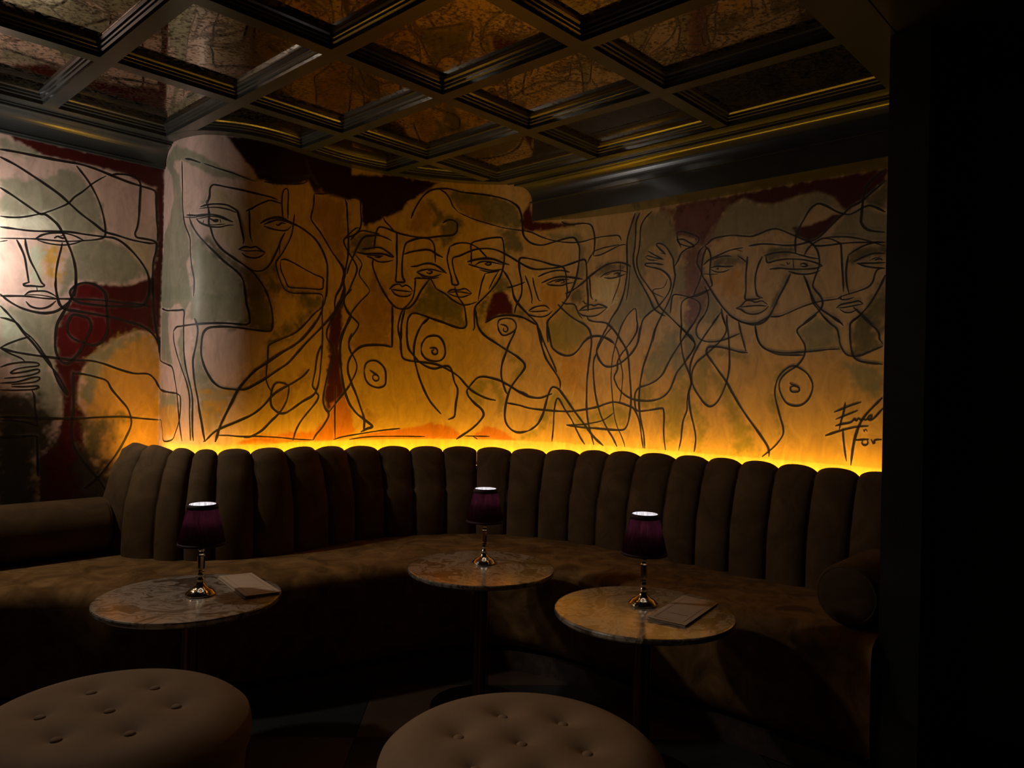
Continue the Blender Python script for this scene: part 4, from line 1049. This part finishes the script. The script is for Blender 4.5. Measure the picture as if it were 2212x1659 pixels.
U_COF1, V_COF1 = 2.14, 2.109
for i in range(-3, 4):
    for j in range(-1, 3):
        u0, u1 = i * SU + BW, min((i + 1) * SU, U_COF1)
        v0, v1 = (j * SV if j >= 0 else -.723), min((j + 1) * SV - BW, V_COF1)
        us = np.linspace(u0, u1, 25)
        lo = np.maximum(v0, g_off(us)) if u1 > .6 else np.full(25, v0)
        ok = lo < v1 - .012
        if not ok.any():
            continue
        us, lo = us[ok], lo[ok]
        if np.allclose(lo, v0):
            poly = [(u0, v0), (us[-1], v0), (us[-1], v1), (u0, v1)]
        else:
            poly = [(a, b) for a, b in zip(us, lo)] + [(us[-1], v1), (us[0], v1)]
        # orientation: counter-clockwise in (u, v) as listed; make it so that the inset goes inwards
        A = sum(poly[k - 1][0] * poly[k][1] - poly[k][0] * poly[k - 1][1] for k in range(len(poly)))
        if A < 0:
            poly = poly[::-1]
        if abs(A) / 2 < .006:
            continue
        sc = 1.0 if abs(A) / 2 > .05 else .45
        prof = [(0, Z_CEIL), (0, Z_CEIL + .016), (.008, Z_CEIL + .019), (.009, Z_CEIL + .028), (.014, Z_CEIL + .030),
                (.016, Z_CEIL + .040), (.024, Z_MIRROR - .001)]
        V, m_ = [], len(poly)
        for (d, z) in prof:
            for p in poly_inset(poly, d * sc):
                V.append(W(p[0], p[1], z))
        F = [(a * m_ + b, a * m_ + (b + 1) % m_, (a + 1) * m_ + (b + 1) % m_, (a + 1) * m_ + b) for a in range(len(prof) - 1) for b in range(m_)]
        mesh('coffer_moulding', V, F, M['slate'], ceiling)
        Q = poly_inset(poly, .018 * sc)
        V = [W(p[0], p[1], Z_MIRROR) for p in Q] + [W(p[0], p[1], Z_MIRROR + .005) for p in Q]
        F = [tuple(range(m_))[::-1], tuple(range(m_, 2 * m_))]
        F += [(b, (b + 1) % m_, m_ + (b + 1) % m_, m_ + b) for b in range(m_)]
        mesh('mirror_panel', V, F, M['mirror'], ceiling)

ZB = Z_MIRROR + .02
for i in range(-2, 5):                                    # beams running away along v
    u0 = i * SU
    u1 = u0 + BW
    if i == 4:
        u0, u1 = U_COF1, 2.215
    v0 = -.7235 if i < 1 else -.80
    if u1 > .62:
        v0 = max(float(g_off(u0)), float(g_off(u1))) - .05 if i < 4 else .02
    if i == 4:
        v0 = -.0
    uvbox('ceiling_beam', u0, u1, v0, V_COF1, Z_CEIL, ZB, M['slate'], ceiling)
for j in range(0, 4):                                     # cross pieces between them
    v1 = j * SV
    v0 = v1 - BW
    if j == 3:
        v0, v1 = V_COF1, V_PA + .02
        uvbox('ceiling_border', -1.3, 2.215, v0, v1, Z_CEIL, ZB, M['slate'], ceiling)
        continue
    for i in range(-3, 4):
        u0, u1 = i * SU + BW, min((i + 1) * SU, U_COF1)
        if j == 0 and i == 3:
            u1 = 2.07
        uvbox('ceiling_beam', u0, u1, v0, v1, Z_CEIL, ZB, M['slate'], ceiling)
uvbox('ceiling_border', -1.3, .5313, -.80, -.7235, Z_CEIL, ZB, M['slate'], ceiling)
# flat band that follows the curved wall
sel = np.arange(ic, ns, 3)
sel = sel[PATH[sel, 1] < .02]
V, F = [], []
for a in sel:
    for off, z in ((-.03, ZB), (-.03, Z_CEIL - .0008), (.0615, Z_CEIL - .0008), (.0615, ZB)):
        p = PATH[a] + _nl[a] * off
        V.append(W(p[0], p[1], z))
F = grid_faces(len(sel), 4, wrap_v=True) + [(0, 1, 2, 3), tuple(range(len(V) - 4, len(V)))[::-1]]
mesh('ceiling_border', V, F, M['slate'], ceiling)
uvbox('ceiling_border', -1.3, 3.2, V_PA + .02, 4.2, Z_CEIL + .004, ZB, M['slate'], ceiling)

# cornices
CL = [(-.79, Z_CEIL + .01), (-.79, Z_CEIL - .006), (-.802, Z_CEIL - .006), (-.802, Z_CEIL - .001), (-.812, Z_CEIL - .001), (-.812, Z_CEIL - .013),
      (-.826, Z_CEIL - .013)]
for k in range(0, 13):
    t = k / 12 * math.pi / 2
    CL.append((-.832 - .076 * math.sin(t), Z_CEIL - .016 - .074 * (1 - math.cos(t))))
CL += [(-.906, Z_CEIL - .100), (-.918, Z_CEIL - .100), (-.918, Z_CEIL - .109), (-.931, Z_CEIL - .111), (-.95, Z_CEIL - .111), (-.95, Z_CEIL + .01)]
V = [W(u, v, z) for u in (-1.3, .604) for (v, z) in CL]
cor = mesh('trim_1', V, grid_faces(2, len(CL), wrap_v=True), M['slate'])
tag(cor, 'dark coved cornice along the top of the left wall', kind='structure')
CR = [(2.212, Z_CEIL + .01), (2.212, Z_CEIL - .004), (2.224, Z_CEIL - .004), (2.224, Z_CEIL - .001), (2.232, Z_CEIL - .001), (2.232, Z_CEIL - .012), (2.240, Z_CEIL - .012)]
for k in range(0, 17):
    t = k / 16 * math.pi / 2
    CR.append((2.242 + .046 * math.sin(t), Z_CEIL - .014 - .088 * (1 - math.cos(t))))
CR += [(2.288, Z_CEIL - .106), (2.282, Z_CEIL - .108), (2.282, Z_CEIL - .115), (2.290, Z_CEIL - .117), (2.290, Z_CEIL - .222), (2.40, Z_CEIL - .222),
       (2.447, Z_CEIL - .222), (2.447, Z_CEIL + .01)]
_cu = np.maximum.accumulate(PATH[ic:, 0])
V = []
for (u, z) in CR:
    k = int(np.argmax(_cu >= min(u, 2.4495)))
    V.append(W(u, PATH[ic + k, 1] - .002, z))
V += [W(u, V_PA, z) for (u, z) in CR]
cor2 = mesh('trim_2', V, grid_faces(2, len(CR), wrap_v=True), M['slate'])
tag(cor2, 'deep dark cornice with a flat fascia along the right of the mural', kind='structure')

# ------------------------------------------------------------------ floor
floor = mesh('floor', [W(-1.6, -1.2, -.02), W(3.2, -1.2, -.02), W(3.2, 4.4, -.02), W(-1.6, 4.4, -.02),
                       W(-1.6, -1.2, -.006), W(3.2, -1.2, -.006), W(3.2, 4.4, -.006), W(-1.6, 4.4, -.006)],
             [(0, 1, 2, 3), (7, 6, 5, 4), (0, 4, 5, 1), (1, 5, 6, 2), (2, 6, 7, 3), (3, 7, 4, 0)], M['grout'])
tag(floor, 'chequered floor of dark green and terracotta tiles', kind='structure')
D1 = np.array([.9994, .0339]); D2 = np.array([-.0339, .9994])
TS = .497
T0 = np.array([-.557, 2.776])
tile_me = {}
for par, mm in ((0, M['tile_light']), (1, M['tile_dark'])):
    h = TS / 2 - .0012
    bm = bmesh.new()
    bmesh.ops.create_cube(bm, size=1)
    for v in bm.verts:
        v.co = (v.co.x * 2 * h, v.co.y * 2 * h, -.003 + v.co.z * .006)
    me = bpy.data.meshes.new('floor_tile'); bm.to_mesh(me); bm.free()
    me.materials.append(mm)
    tile_me[par] = me
for a in range(-5, 6):
    for b in range(-5, 3):
        c = T0 + D1 * (a + .5) * TS + D2 * (b + .5) * TS
        if c[1] < .6:
            continue
        q = (c - np.array([OX, OY]))
        uu, vv = q @ E1, q @ E2
        if uu < -1.3 or uu > 2.35 or vv < -.75 or vv > 3.9 or (uu > 1.6 and vv > 2.1):
            continue
        o = bpy.data.objects.new('floor_tile', tile_me[(a + b) % 2])
        COL.objects.link(o)
        o.parent = floor
        o.location = (c[0], c[1], 0)
        o.rotation_euler = (0, 0, math.atan2(D1[1], D1[0]))

# ------------------------------------------------------------------ banquette sofa
sofa = empty('banquette_sofa', W(1.2, .1, 0))
sofa_inv = Matrix.Translation(-Vector(W(1.2, .1, 0)))
tag(sofa, 'long curved banquette in brown velvet with a channel-tufted back, along the mural', 'sofa')


def into(o, root):
    """parent keeping the mesh where it was built"""
    o.data.transform(Matrix.Translation(-root.location))
    o.parent = root
    return o


NOTCH = [(2.186, 0.988), (2.294, 0.976), (2.354, 0.968), (2.424, 0.967), (2.52, 0.978), (2.644, 0.973), (2.811, 0.968), (3.015, 0.961), (3.253, 0.953), (3.469, 0.95), (3.674, 0.948), (3.908, 0.95), (4.149, 0.946), (4.383, 0.945), (4.615, 0.955), (4.821, 0.969), (5.017, 0.972), (5.225, 0.976), (5.403, 0.981), (5.572, 0.98), (5.745, 0.98), (5.917, 0.979), (6.089, 0.979)]
NS = np.array([n[0] for n in NOTCH]); NZ = np.array([n[1] for n in NOTCH])
_ker = np.array([.25, .5, .25])
NZ = np.convolve(np.r_[NZ[0], NZ, NZ[-1]], _ker, 'valid')
NS = np.r_[2.05, NS, NS[-1] + .17]
NZ = np.r_[NZ[0] - .004, NZ, NZ[-1]]


def channel_profile(zt):
    zs = Z_SEAT - .06
    return [(.270, zs), (.272, zs + .10), (.268, zs + .20), (.258, zs + .30), (.245, zt - .19), (.232, zt - .135), (.217, zt - .085),
            (.200, zt - .045), (.188, zt - .016), (.166, zt - .001), (.144, zt - .010), (.130, zt - .034), (.122, zt - .075), (.120, zt - .16), (.120, zs)]


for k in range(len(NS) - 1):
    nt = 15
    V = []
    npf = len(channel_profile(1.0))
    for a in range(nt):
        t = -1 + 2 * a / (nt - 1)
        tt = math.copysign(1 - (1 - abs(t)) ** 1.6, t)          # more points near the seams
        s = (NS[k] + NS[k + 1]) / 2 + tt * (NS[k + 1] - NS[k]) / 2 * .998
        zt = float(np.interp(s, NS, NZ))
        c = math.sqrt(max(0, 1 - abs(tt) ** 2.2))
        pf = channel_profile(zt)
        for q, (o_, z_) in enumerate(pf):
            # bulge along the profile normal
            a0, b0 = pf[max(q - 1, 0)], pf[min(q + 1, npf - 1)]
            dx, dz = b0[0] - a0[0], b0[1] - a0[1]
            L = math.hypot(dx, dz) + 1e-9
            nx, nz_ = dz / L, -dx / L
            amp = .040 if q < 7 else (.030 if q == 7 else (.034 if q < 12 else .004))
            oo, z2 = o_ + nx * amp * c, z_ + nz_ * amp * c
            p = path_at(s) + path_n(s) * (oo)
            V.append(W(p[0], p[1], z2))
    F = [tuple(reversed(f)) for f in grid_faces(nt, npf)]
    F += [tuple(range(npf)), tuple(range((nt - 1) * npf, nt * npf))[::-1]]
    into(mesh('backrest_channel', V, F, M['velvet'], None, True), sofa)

# seat: rear and front lines in plan, paired
FR = [(-1.3, -.27), (-.4, -.27), (-.21, -.24), (-.03, -.12), (.12, .03), (.35, .18), (.6, .275), (.85, .35), (1.05, .40), (1.25, .45),
      (1.43, .52), (1.57, .65), (1.645, .86), (1.66, 1.1), (1.66, 1.7), (1.66, 2.24)]
RR = [(-1.3, -.92), (-.4, -.92), (-.15, -.92), (.15, -.92), (.42, -.85), (.54, -.60), (.75, -.34), (.98, -.29), (1.25, -.32), (1.55, -.28),
      (1.86, -.12), (2.1, .12), (2.25, .45), (2.32, .9), (2.34, 1.7), (2.34, 2.24)]
FRc, RRc = catmull(FR, 8), catmull(RR, 8)
n = len(FRc)
prof = [('r', .0, -.004), ('r', .25, .002), ('r', .5, .006), ('r', .72, .006), ('r', .86, .003), ('r', .93, -.004), ('r', .97, -.016), ('r', .992, -.036), ('r', 1.0, -.065),
        ('r', 1.0, -.20), ('r', 1.0, -.33), ('r', .985, -.395)]
V = []
for k in range(n):
    for (_, f, dz) in prof:
        p = RRc[k] * (1 - f) + FRc[k] * f
        V.append(W(p[0], p[1], Z_SEAT + dz))
    V.append(W(RRc[k][0], RRc[k][1], Z_SEAT - .395))
m_ = len(prof) + 1
F = [tuple(reversed(f)) for f in grid_faces(n, m_, wrap_v=True)] + [tuple(range(m_)), tuple(range((n - 1) * m_, n * m_))[::-1]]
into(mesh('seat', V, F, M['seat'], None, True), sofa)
V = []
for k in range(n):
    d = FRc[k] - RRc[k]
    L = np.linalg.norm(d); d /= L
    a = FRc[k] - d * .012
    b = FRc[k] - d * .05
    for p, z in ((a, .0), (a, .085), (b, .085), (b, 0)):
        V.append(W(p[0], p[1], z))
F = [tuple(reversed(f)) for f in grid_faces(n, 4, wrap_v=True)] + [(0, 1, 2, 3), tuple(range(len(V) - 4, len(V)))[::-1]]
into(mesh('plinth', V, F, M['wood'], None), sofa)


def bolster(length, r, label):
    o = empty('bolster')
    P = [(0, 0)]
    for k in range(1, 9):
        t = k / 8 * math.pi / 2
        P.append((r * .55 + (r - r * .55) * math.sin(t), r * .22 * (1 - math.cos(t))))
    P += [(r * 1.012, length * .5)] + [(a, length - b) for a, b in P[::-1]]
    V, F = lathe(P, 36)
    V = [(z, x, y) for x, y, z in V]                    # axis along local x
    mesh('cushion_body', V, F, M['velvet'], o, True)
    for x in (.012, length - .012):
        ring = []
        for a in range(36):
            t = 2 * math.pi * a / 36
            for b in range(6):
                q = 2 * math.pi * b / 6
                rr = r * .90 + .005 * math.cos(q)
                ring.append((x + .005 * math.sin(q), rr * math.cos(t), rr * math.sin(t)))
        mesh('piping', ring, grid_faces(36, 6, True, True), M['velvet'], o, True)
    tag(o, label, 'cushion', 'velvet bolsters at the sofa ends')
    return o


b1 = bolster(1.35, .125, 'long brown velvet bolster lying on the seat against the left wall')
b1.location = W(-1.05, -.715, Z_SEAT + .133)
b1.rotation_euler = (0, 0, TH)
b2 = bolster(.40, .108, 'dark round-ended velvet bolster beside the black partition')
b2.location = W(1.72, 2.135, Z_SEAT + .116)
b2.rotation_euler = (0, 0, TH)

# amber light strip hidden between backrest and wall
sel = np.arange(int(np.searchsorted(PS, 2.0)), int(np.searchsorted(PS, NS[-1])), 4)
V = []
for a in sel:
    zt = float(np.interp(PS[a], NS, NZ)) - .085
    for o_, dz in ((.054, 0), (.086, 0), (.086, -.004), (.054, -.004)):
        p = PATH[a] + _nl[a] * o_
        V.append(W(p[0], p[1], zt + dz))
strip = mesh('light_strip', V, [tuple(reversed(f)) for f in grid_faces(len(sel), 4, wrap_v=True)], M['led_amber'], None)
tape = strip.data
tape.materials.append(M['slate'])
for f in tape.polygons:
    f.material_index = 0 if f.normal.z > .5 else 1
tag(strip, 'amber light strip hidden between the sofa back and the mural', 'light strip')

# ------------------------------------------------------------------ tables


def make_table():
    t = empty('cocktail_table')
    R = .302
    P = [(0, Z_TABLE - .022), (R - .012, Z_TABLE - .022), (R - .003, Z_TABLE - .019), (R, Z_TABLE - .014), (R, Z_TABLE - .005), (R - .002, Z_TABLE - .001), (R - .006, Z_TABLE), (0, Z_TABLE)]
    V, F = lathe(P, 96)
    top = mesh('tabletop', V, F, M['marble'], t, False)
    P = [(0, Z_TABLE - .022), (.10, Z_TABLE - .022), (.10, Z_TABLE - .028), (.034, Z_TABLE - .034), (.029, Z_TABLE - .05), (.029, .045), (.036, .034), (.05, .026), (0, .026)]
    V, F = lathe(P, 40)
    mesh('column', V, F, M['bronze'], t, True)
    P = [(0, .026), (.05, .026), (.12, .020), (.175, .014), (.197, .011), (.200, .006), (.200, 0), (0, 0)]
    V, F = lathe(P, 64)
    mesh('base', V, F, M['bronze'], t, True)
    return t


tabs = [((-1.095, 2.559), 0.3, 'round marble table nearest the left wall, greyish top, holding a lamp and a menu'),
        ((-.109, 3.066), 2.2, 'round marble table in the middle, amber top, holding only a lamp'),
        ((.463, 2.515), 4.0, 'round marble table on the right, amber top, holding a lamp and a menu')]
t0 = make_table()
for k, (p, rz, lab) in enumerate(tabs):
    t = t0 if k == 0 else copy_tree(t0)
    t.location = (p[0], p[1], 0)
    t.rotation_euler = (0, 0, rz)
    tag(t, lab, 'table', 'round marble cocktail tables')

# ------------------------------------------------------------------ lamps


def make_lamp():
    L = empty('table_lamp')
    base = [(0, 0), (.047, 0), (.050, .003), (.0495, .007), (.046, .0085), (.045, .012), (.041, .014), (.039, .018), (.031, .021), (.024, .026), (.017, .033), (.0125, .042),
            (.0105, .050), (.0125, .052), (.0125, .055), (.0085, .058), (.0075, .064), (.0100, .068), (.0110, .071), (.0085, .075), (.0075, .079)]
    V, F = lathe(base, 48)
    mesh('base', V, F, M['brass'], L, True)
    stem = [(0, .078), (.0095, .079), (.0095, .083), (.0080, .086), (.0080, .088), (.0118, .091), (.0130, .135), (.0118, .139), (.0085, .143), (.0075, .147), (.0072, .150),
            (.0105, .155), (.0105, .158), (.0065, .163), (.006, .185)]
    V, F = lathe(stem, 8)
    mesh('stem', V, F, M['brass'], L, False)
    z0, z1, r0, r1 = .176, .315, .078, .047
    pl = 72

    def shade(off, amp, n=288, rows=8):
        prof = [(r0 + (r1 - r0) * a / rows + off, z0 + (z1 - z0) * a / rows) for a in range(rows + 1)]
        return lathe(prof, n, (lambda r, z, t: r + amp * math.cos(pl * t + .8 * math.sin(5 * t))) if amp else None)
    V, F = shade(0, .0011)
    sh = mesh('shade', V, F, M['shade'], L, True)
    V, F = shade(-.0035, 0, 72)
    mesh('lining', V, [tuple(reversed(f)) for f in F], M['lining'], sh, True)
    for (za, zb) in ((z1 - .016, z1 + .001), (z0 - .001, z0 + .008)):
        rr = lambda z: r0 + (r1 - r0) * (z - z0) / (z1 - z0)
        P = [(rr(za) + .0020, za), (rr(zb) + .0020, zb), (rr(zb) + .0012, zb), (rr(za) + .0012, za)]
        V, F = lathe(P, 72)
        V2 = F
        F = grid_faces(72, 4, True, True)
        mesh('trim_band', V, F, M['band'], sh, True)
    P = [(0, .178), (.028, .178), (.030, .182), (.030, .236), (.027, .239), (0, .239)]
    V, F = lathe(P, 32)
    mesh('lamp_housing', V, F, M['bronze'], L, True)
    P = [(0, .2405), (.026, .2405), (.026, .2395)]
    V, F = lathe(P, 32)
    mesh('light_disc', V, [tuple(reversed(f)) for f in F], M['led_white'], L, False)
    return L


lamps = [((-1.065, 2.575), .2, 'small brass lamp with a plum pleated shade on the left table, beside a menu'),
         ((-.101, 3.125), .9, 'small brass lamp with a plum pleated shade alone on the middle table'),
         ((.472, 2.575), .5, 'small brass lamp with a plum pleated shade on the right table, beside a menu')]
l0 = make_lamp()
for k, (p, rz, lab) in enumerate(lamps):
    l = l0 if k == 0 else copy_tree(l0)
    l.location = (p[0], p[1], Z_TABLE + .0003)
    l.rotation_euler = (0, 0, rz)
    tag(l, lab, 'lamp', 'brass table lamps with plum shades')

# ------------------------------------------------------------------ menus


def make_menu(corner, ex, ey, lift, label):
    """corner: far-left corner in plan; ex: short side, ey: long side (towards the viewer)"""
    ex, ey = np.array(ex), np.array(ey)
    w, h = np.linalg.norm(ex), np.linalg.norm(ey)
    rz = math.atan2(ex[1], ex[0])
    root = empty('menu', (corner[0], corner[1], Z_TABLE + .0005), rz)
    sgn = -1.0

    def leaf(name, z0, curl, th, dx=0.0, dy=0.0):
        nx, ny = 7, 13
        V = []
        for a in range(nx):
            for b in range(ny):
                x, y = a / (nx - 1), b / (ny - 1)
                z = z0 + curl(x, y)
                V.append((x * w + dx, sgn * y * h + dy, z))
        top = len(V)
        V += [(x, y, z - th) for x, y, z in V]
        F = [tuple(reversed(f)) for f in grid_faces(nx, ny)] + [tuple(i + top for i in f) for f in grid_faces(nx, ny)]
        rim = [a * ny for a in range(nx)] + [(nx - 1) * ny + b for b in range(1, ny)] + [a * ny + ny - 1 for a in range(nx - 2, -1, -1)] + [b for b in range(ny - 2, 0, -1)]
        F += [(rim[i], rim[(i + 1) % len(rim)], rim[(i + 1) % len(rim)] + top, rim[i] + top) for i in range(len(rim))]
        return mesh(name, V, F, M['paper'], root), curl

    leaf('back_leaf', .0012, lambda x, y: .001 * (1 - x), .0008, -.004, .0)
    leaf('inner_leaf', .0032, lambda x, y: .0035 * (1 - x) ** 2, .0006, -.001)
    cov = lambda x, y: lift * ((1 - x) ** 1.5 * .7 + .3 * y * y * x)
    cover, _ = leaf('front_cover', .0060, cov, .0009)

    def strip_on(pts, width, name):
        V, F = [], []
        for seg in pts:
            (x0, y0), (x1, y1) = seg
            d = np.array([x1 - x0, (y1 - y0)]) * np.array([w, h])
            L = np.linalg.norm(d) + 1e-9
            nrm = np.array([-d[1], d[0]]) / L * width / 2
            nseg = 8
            b0 = len(V)
            for k in range(nseg + 1):
                x, y = x0 + (x1 - x0) * k / nseg, y0 + (y1 - y0) * k / nseg
                z = .0060 + cov(x, y) + .0004
                V.append((x * w + nrm[0], sgn * (y * h + nrm[1]), z)); V.append((x * w - nrm[0], sgn * (y * h - nrm[1]), z))
            F += [(b0 + 2 * k, b0 + 2 * k + 1, b0 + 2 * k + 3, b0 + 2 * k + 2) for k in range(nseg)]
        mesh(name, V, F, M['print'], cover)
    m, my = .13, .06
    strip_on([((m, my), (1 - m, my)), ((1 - m, my), (1 - m, 1 - my)), ((1 - m, 1 - my), (m, 1 - my)), ((m, 1 - my), (m, my))], .0012, 'border_line')
    rr = random.Random(5)
    segs, x, y = [], .24, .70
    while x < .76:
        x2 = x + rr.uniform(.012, .03)
        y2 = .70 + rr.uniform(-.010, .010)
        segs.append(((x, y), (x2, y2)))
        x, y = x2, y2
    strip_on(segs, .0022, 'script_line')
    tag(root, label, 'menu', 'folded cream menus')
    return root


make_menu((-1.087, 2.789), (.098, .074), (.193, -.255), .006, 'folded cream menu card on the left marble table, by the lamp')
make_menu((.632, 2.668), (.108, -.073), (-.162, -.271), .005, 'folded cream menu card on the right marble table, in the lamp shadow')

# ------------------------------------------------------------------ stools


def make_stool(loc, rz, label, dimple=1.0):
    s = empty('tufted_stool', (loc[0], loc[1], 0), rz)
    R, H = .342, .480
    btn = [(0, 0)] + [(.159 * math.cos(a), .159 * math.sin(a)) for a in [k * math.pi / 3 for k in range(6)]]
    btn += [(.29 * math.cos(a), .29 * math.sin(a)) for a in [k * math.pi / 3 + math.pi / 6 for k in range(6)]]
    btn = btn[:7]

    def top(x, y):
        r = math.hypot(x, y) / R
        z = H - .012 * r ** 2 - (.040 * ((r - .72) / .28) ** 2.2 if r > .72 else 0)
        for (bx, by) in btn:
            d = math.hypot(x - bx, y - by)
            z -= dimple * (.012 * math.exp(-(d / .019) ** 1.3) + .011 * math.exp(-(d / .052) ** 2))
        return z
    nr, na = 64, 160
    V = [(0, 0, top(0, 0))]
    rs = [R * (k / nr) for k in range(1, nr + 1)]
    for r in rs:
        for a in range(na):
            t = 2 * math.pi * a / na
            V.append((r * math.cos(t), r * math.sin(t), top(r * math.cos(t), r * math.sin(t))))
    ze = top(R * .9999, 0)
    side = [(R + .004, ze - .012), (R + .006, ze - .03), (R + .004, ze - .05), (R - .002, ze - .062)]
    for (r, z) in side:
        for a in range(na):
            t = 2 * math.pi * a / na
            V.append((r * math.cos(t), r * math.sin(t), z))
    F = [(0, 1 + a, 1 + (a + 1) % na) for a in range(na)]
    for k in range(nr + len(side) - 1):
        for a in range(na):
            i0, i1 = 1 + k * na, 1 + (k + 1) * na
            F.append((i0 + a, i1 + a, i1 + (a + 1) % na, i0 + (a + 1) % na))
    mesh('cushion', V, F, M['stool'], s, True)
    zp = ze - .062
    ring = []
    for a in range(96):
        t = 2 * math.pi * a / 96
        for b in range(6):
            q = 2 * math.pi * b / 6
            rr = R - .001 + .005 * math.cos(q)
            ring.append((rr * math.cos(t), rr * math.sin(t), zp + .005 * math.sin(q)))
    mesh('piping', ring, grid_faces(96, 6, True, True), M['stool'], s, True)
    P = [(R - .004, zp), (R - .012, zp - .12), (R - .026, .05), (R - .036, .035), (0, .035)]
    V, F = lathe(P, 72)
    mesh('drum', V, [tuple(reversed(f)) for f in F], M['stool'], s, True)
    P = [(R - .05, .035), (R - .05, 0), (0, 0)]
    V, F = lathe(P, 48)
    mesh('base_ring', V, [tuple(reversed(f)) for f in F], M['wood'], s)
    for (bx, by) in btn:
        P = [(0, .006), (.006, .0056), (.011, .0038), (.0138, .0008), (.013, -.004), (0, -.006)]
        V, F = lathe(P, 20)
        z = top(bx, by) + .007
        mesh('button', [(x + bx, y + by, q + z) for x, y, q in V], [tuple(reversed(f)) for f in F], M['stool'], s, True)
    tag(s, label, 'stool', 'button-tufted round stools')
    return s


make_stool((-1.017, 1.910), .25, 'round tan button-tufted stool at the lower left, in front of the left table', 1.0)
make_stool((.0434, 1.796), .83, 'round tan button-tufted stool at the bottom centre, lighter of the two', 1.35)
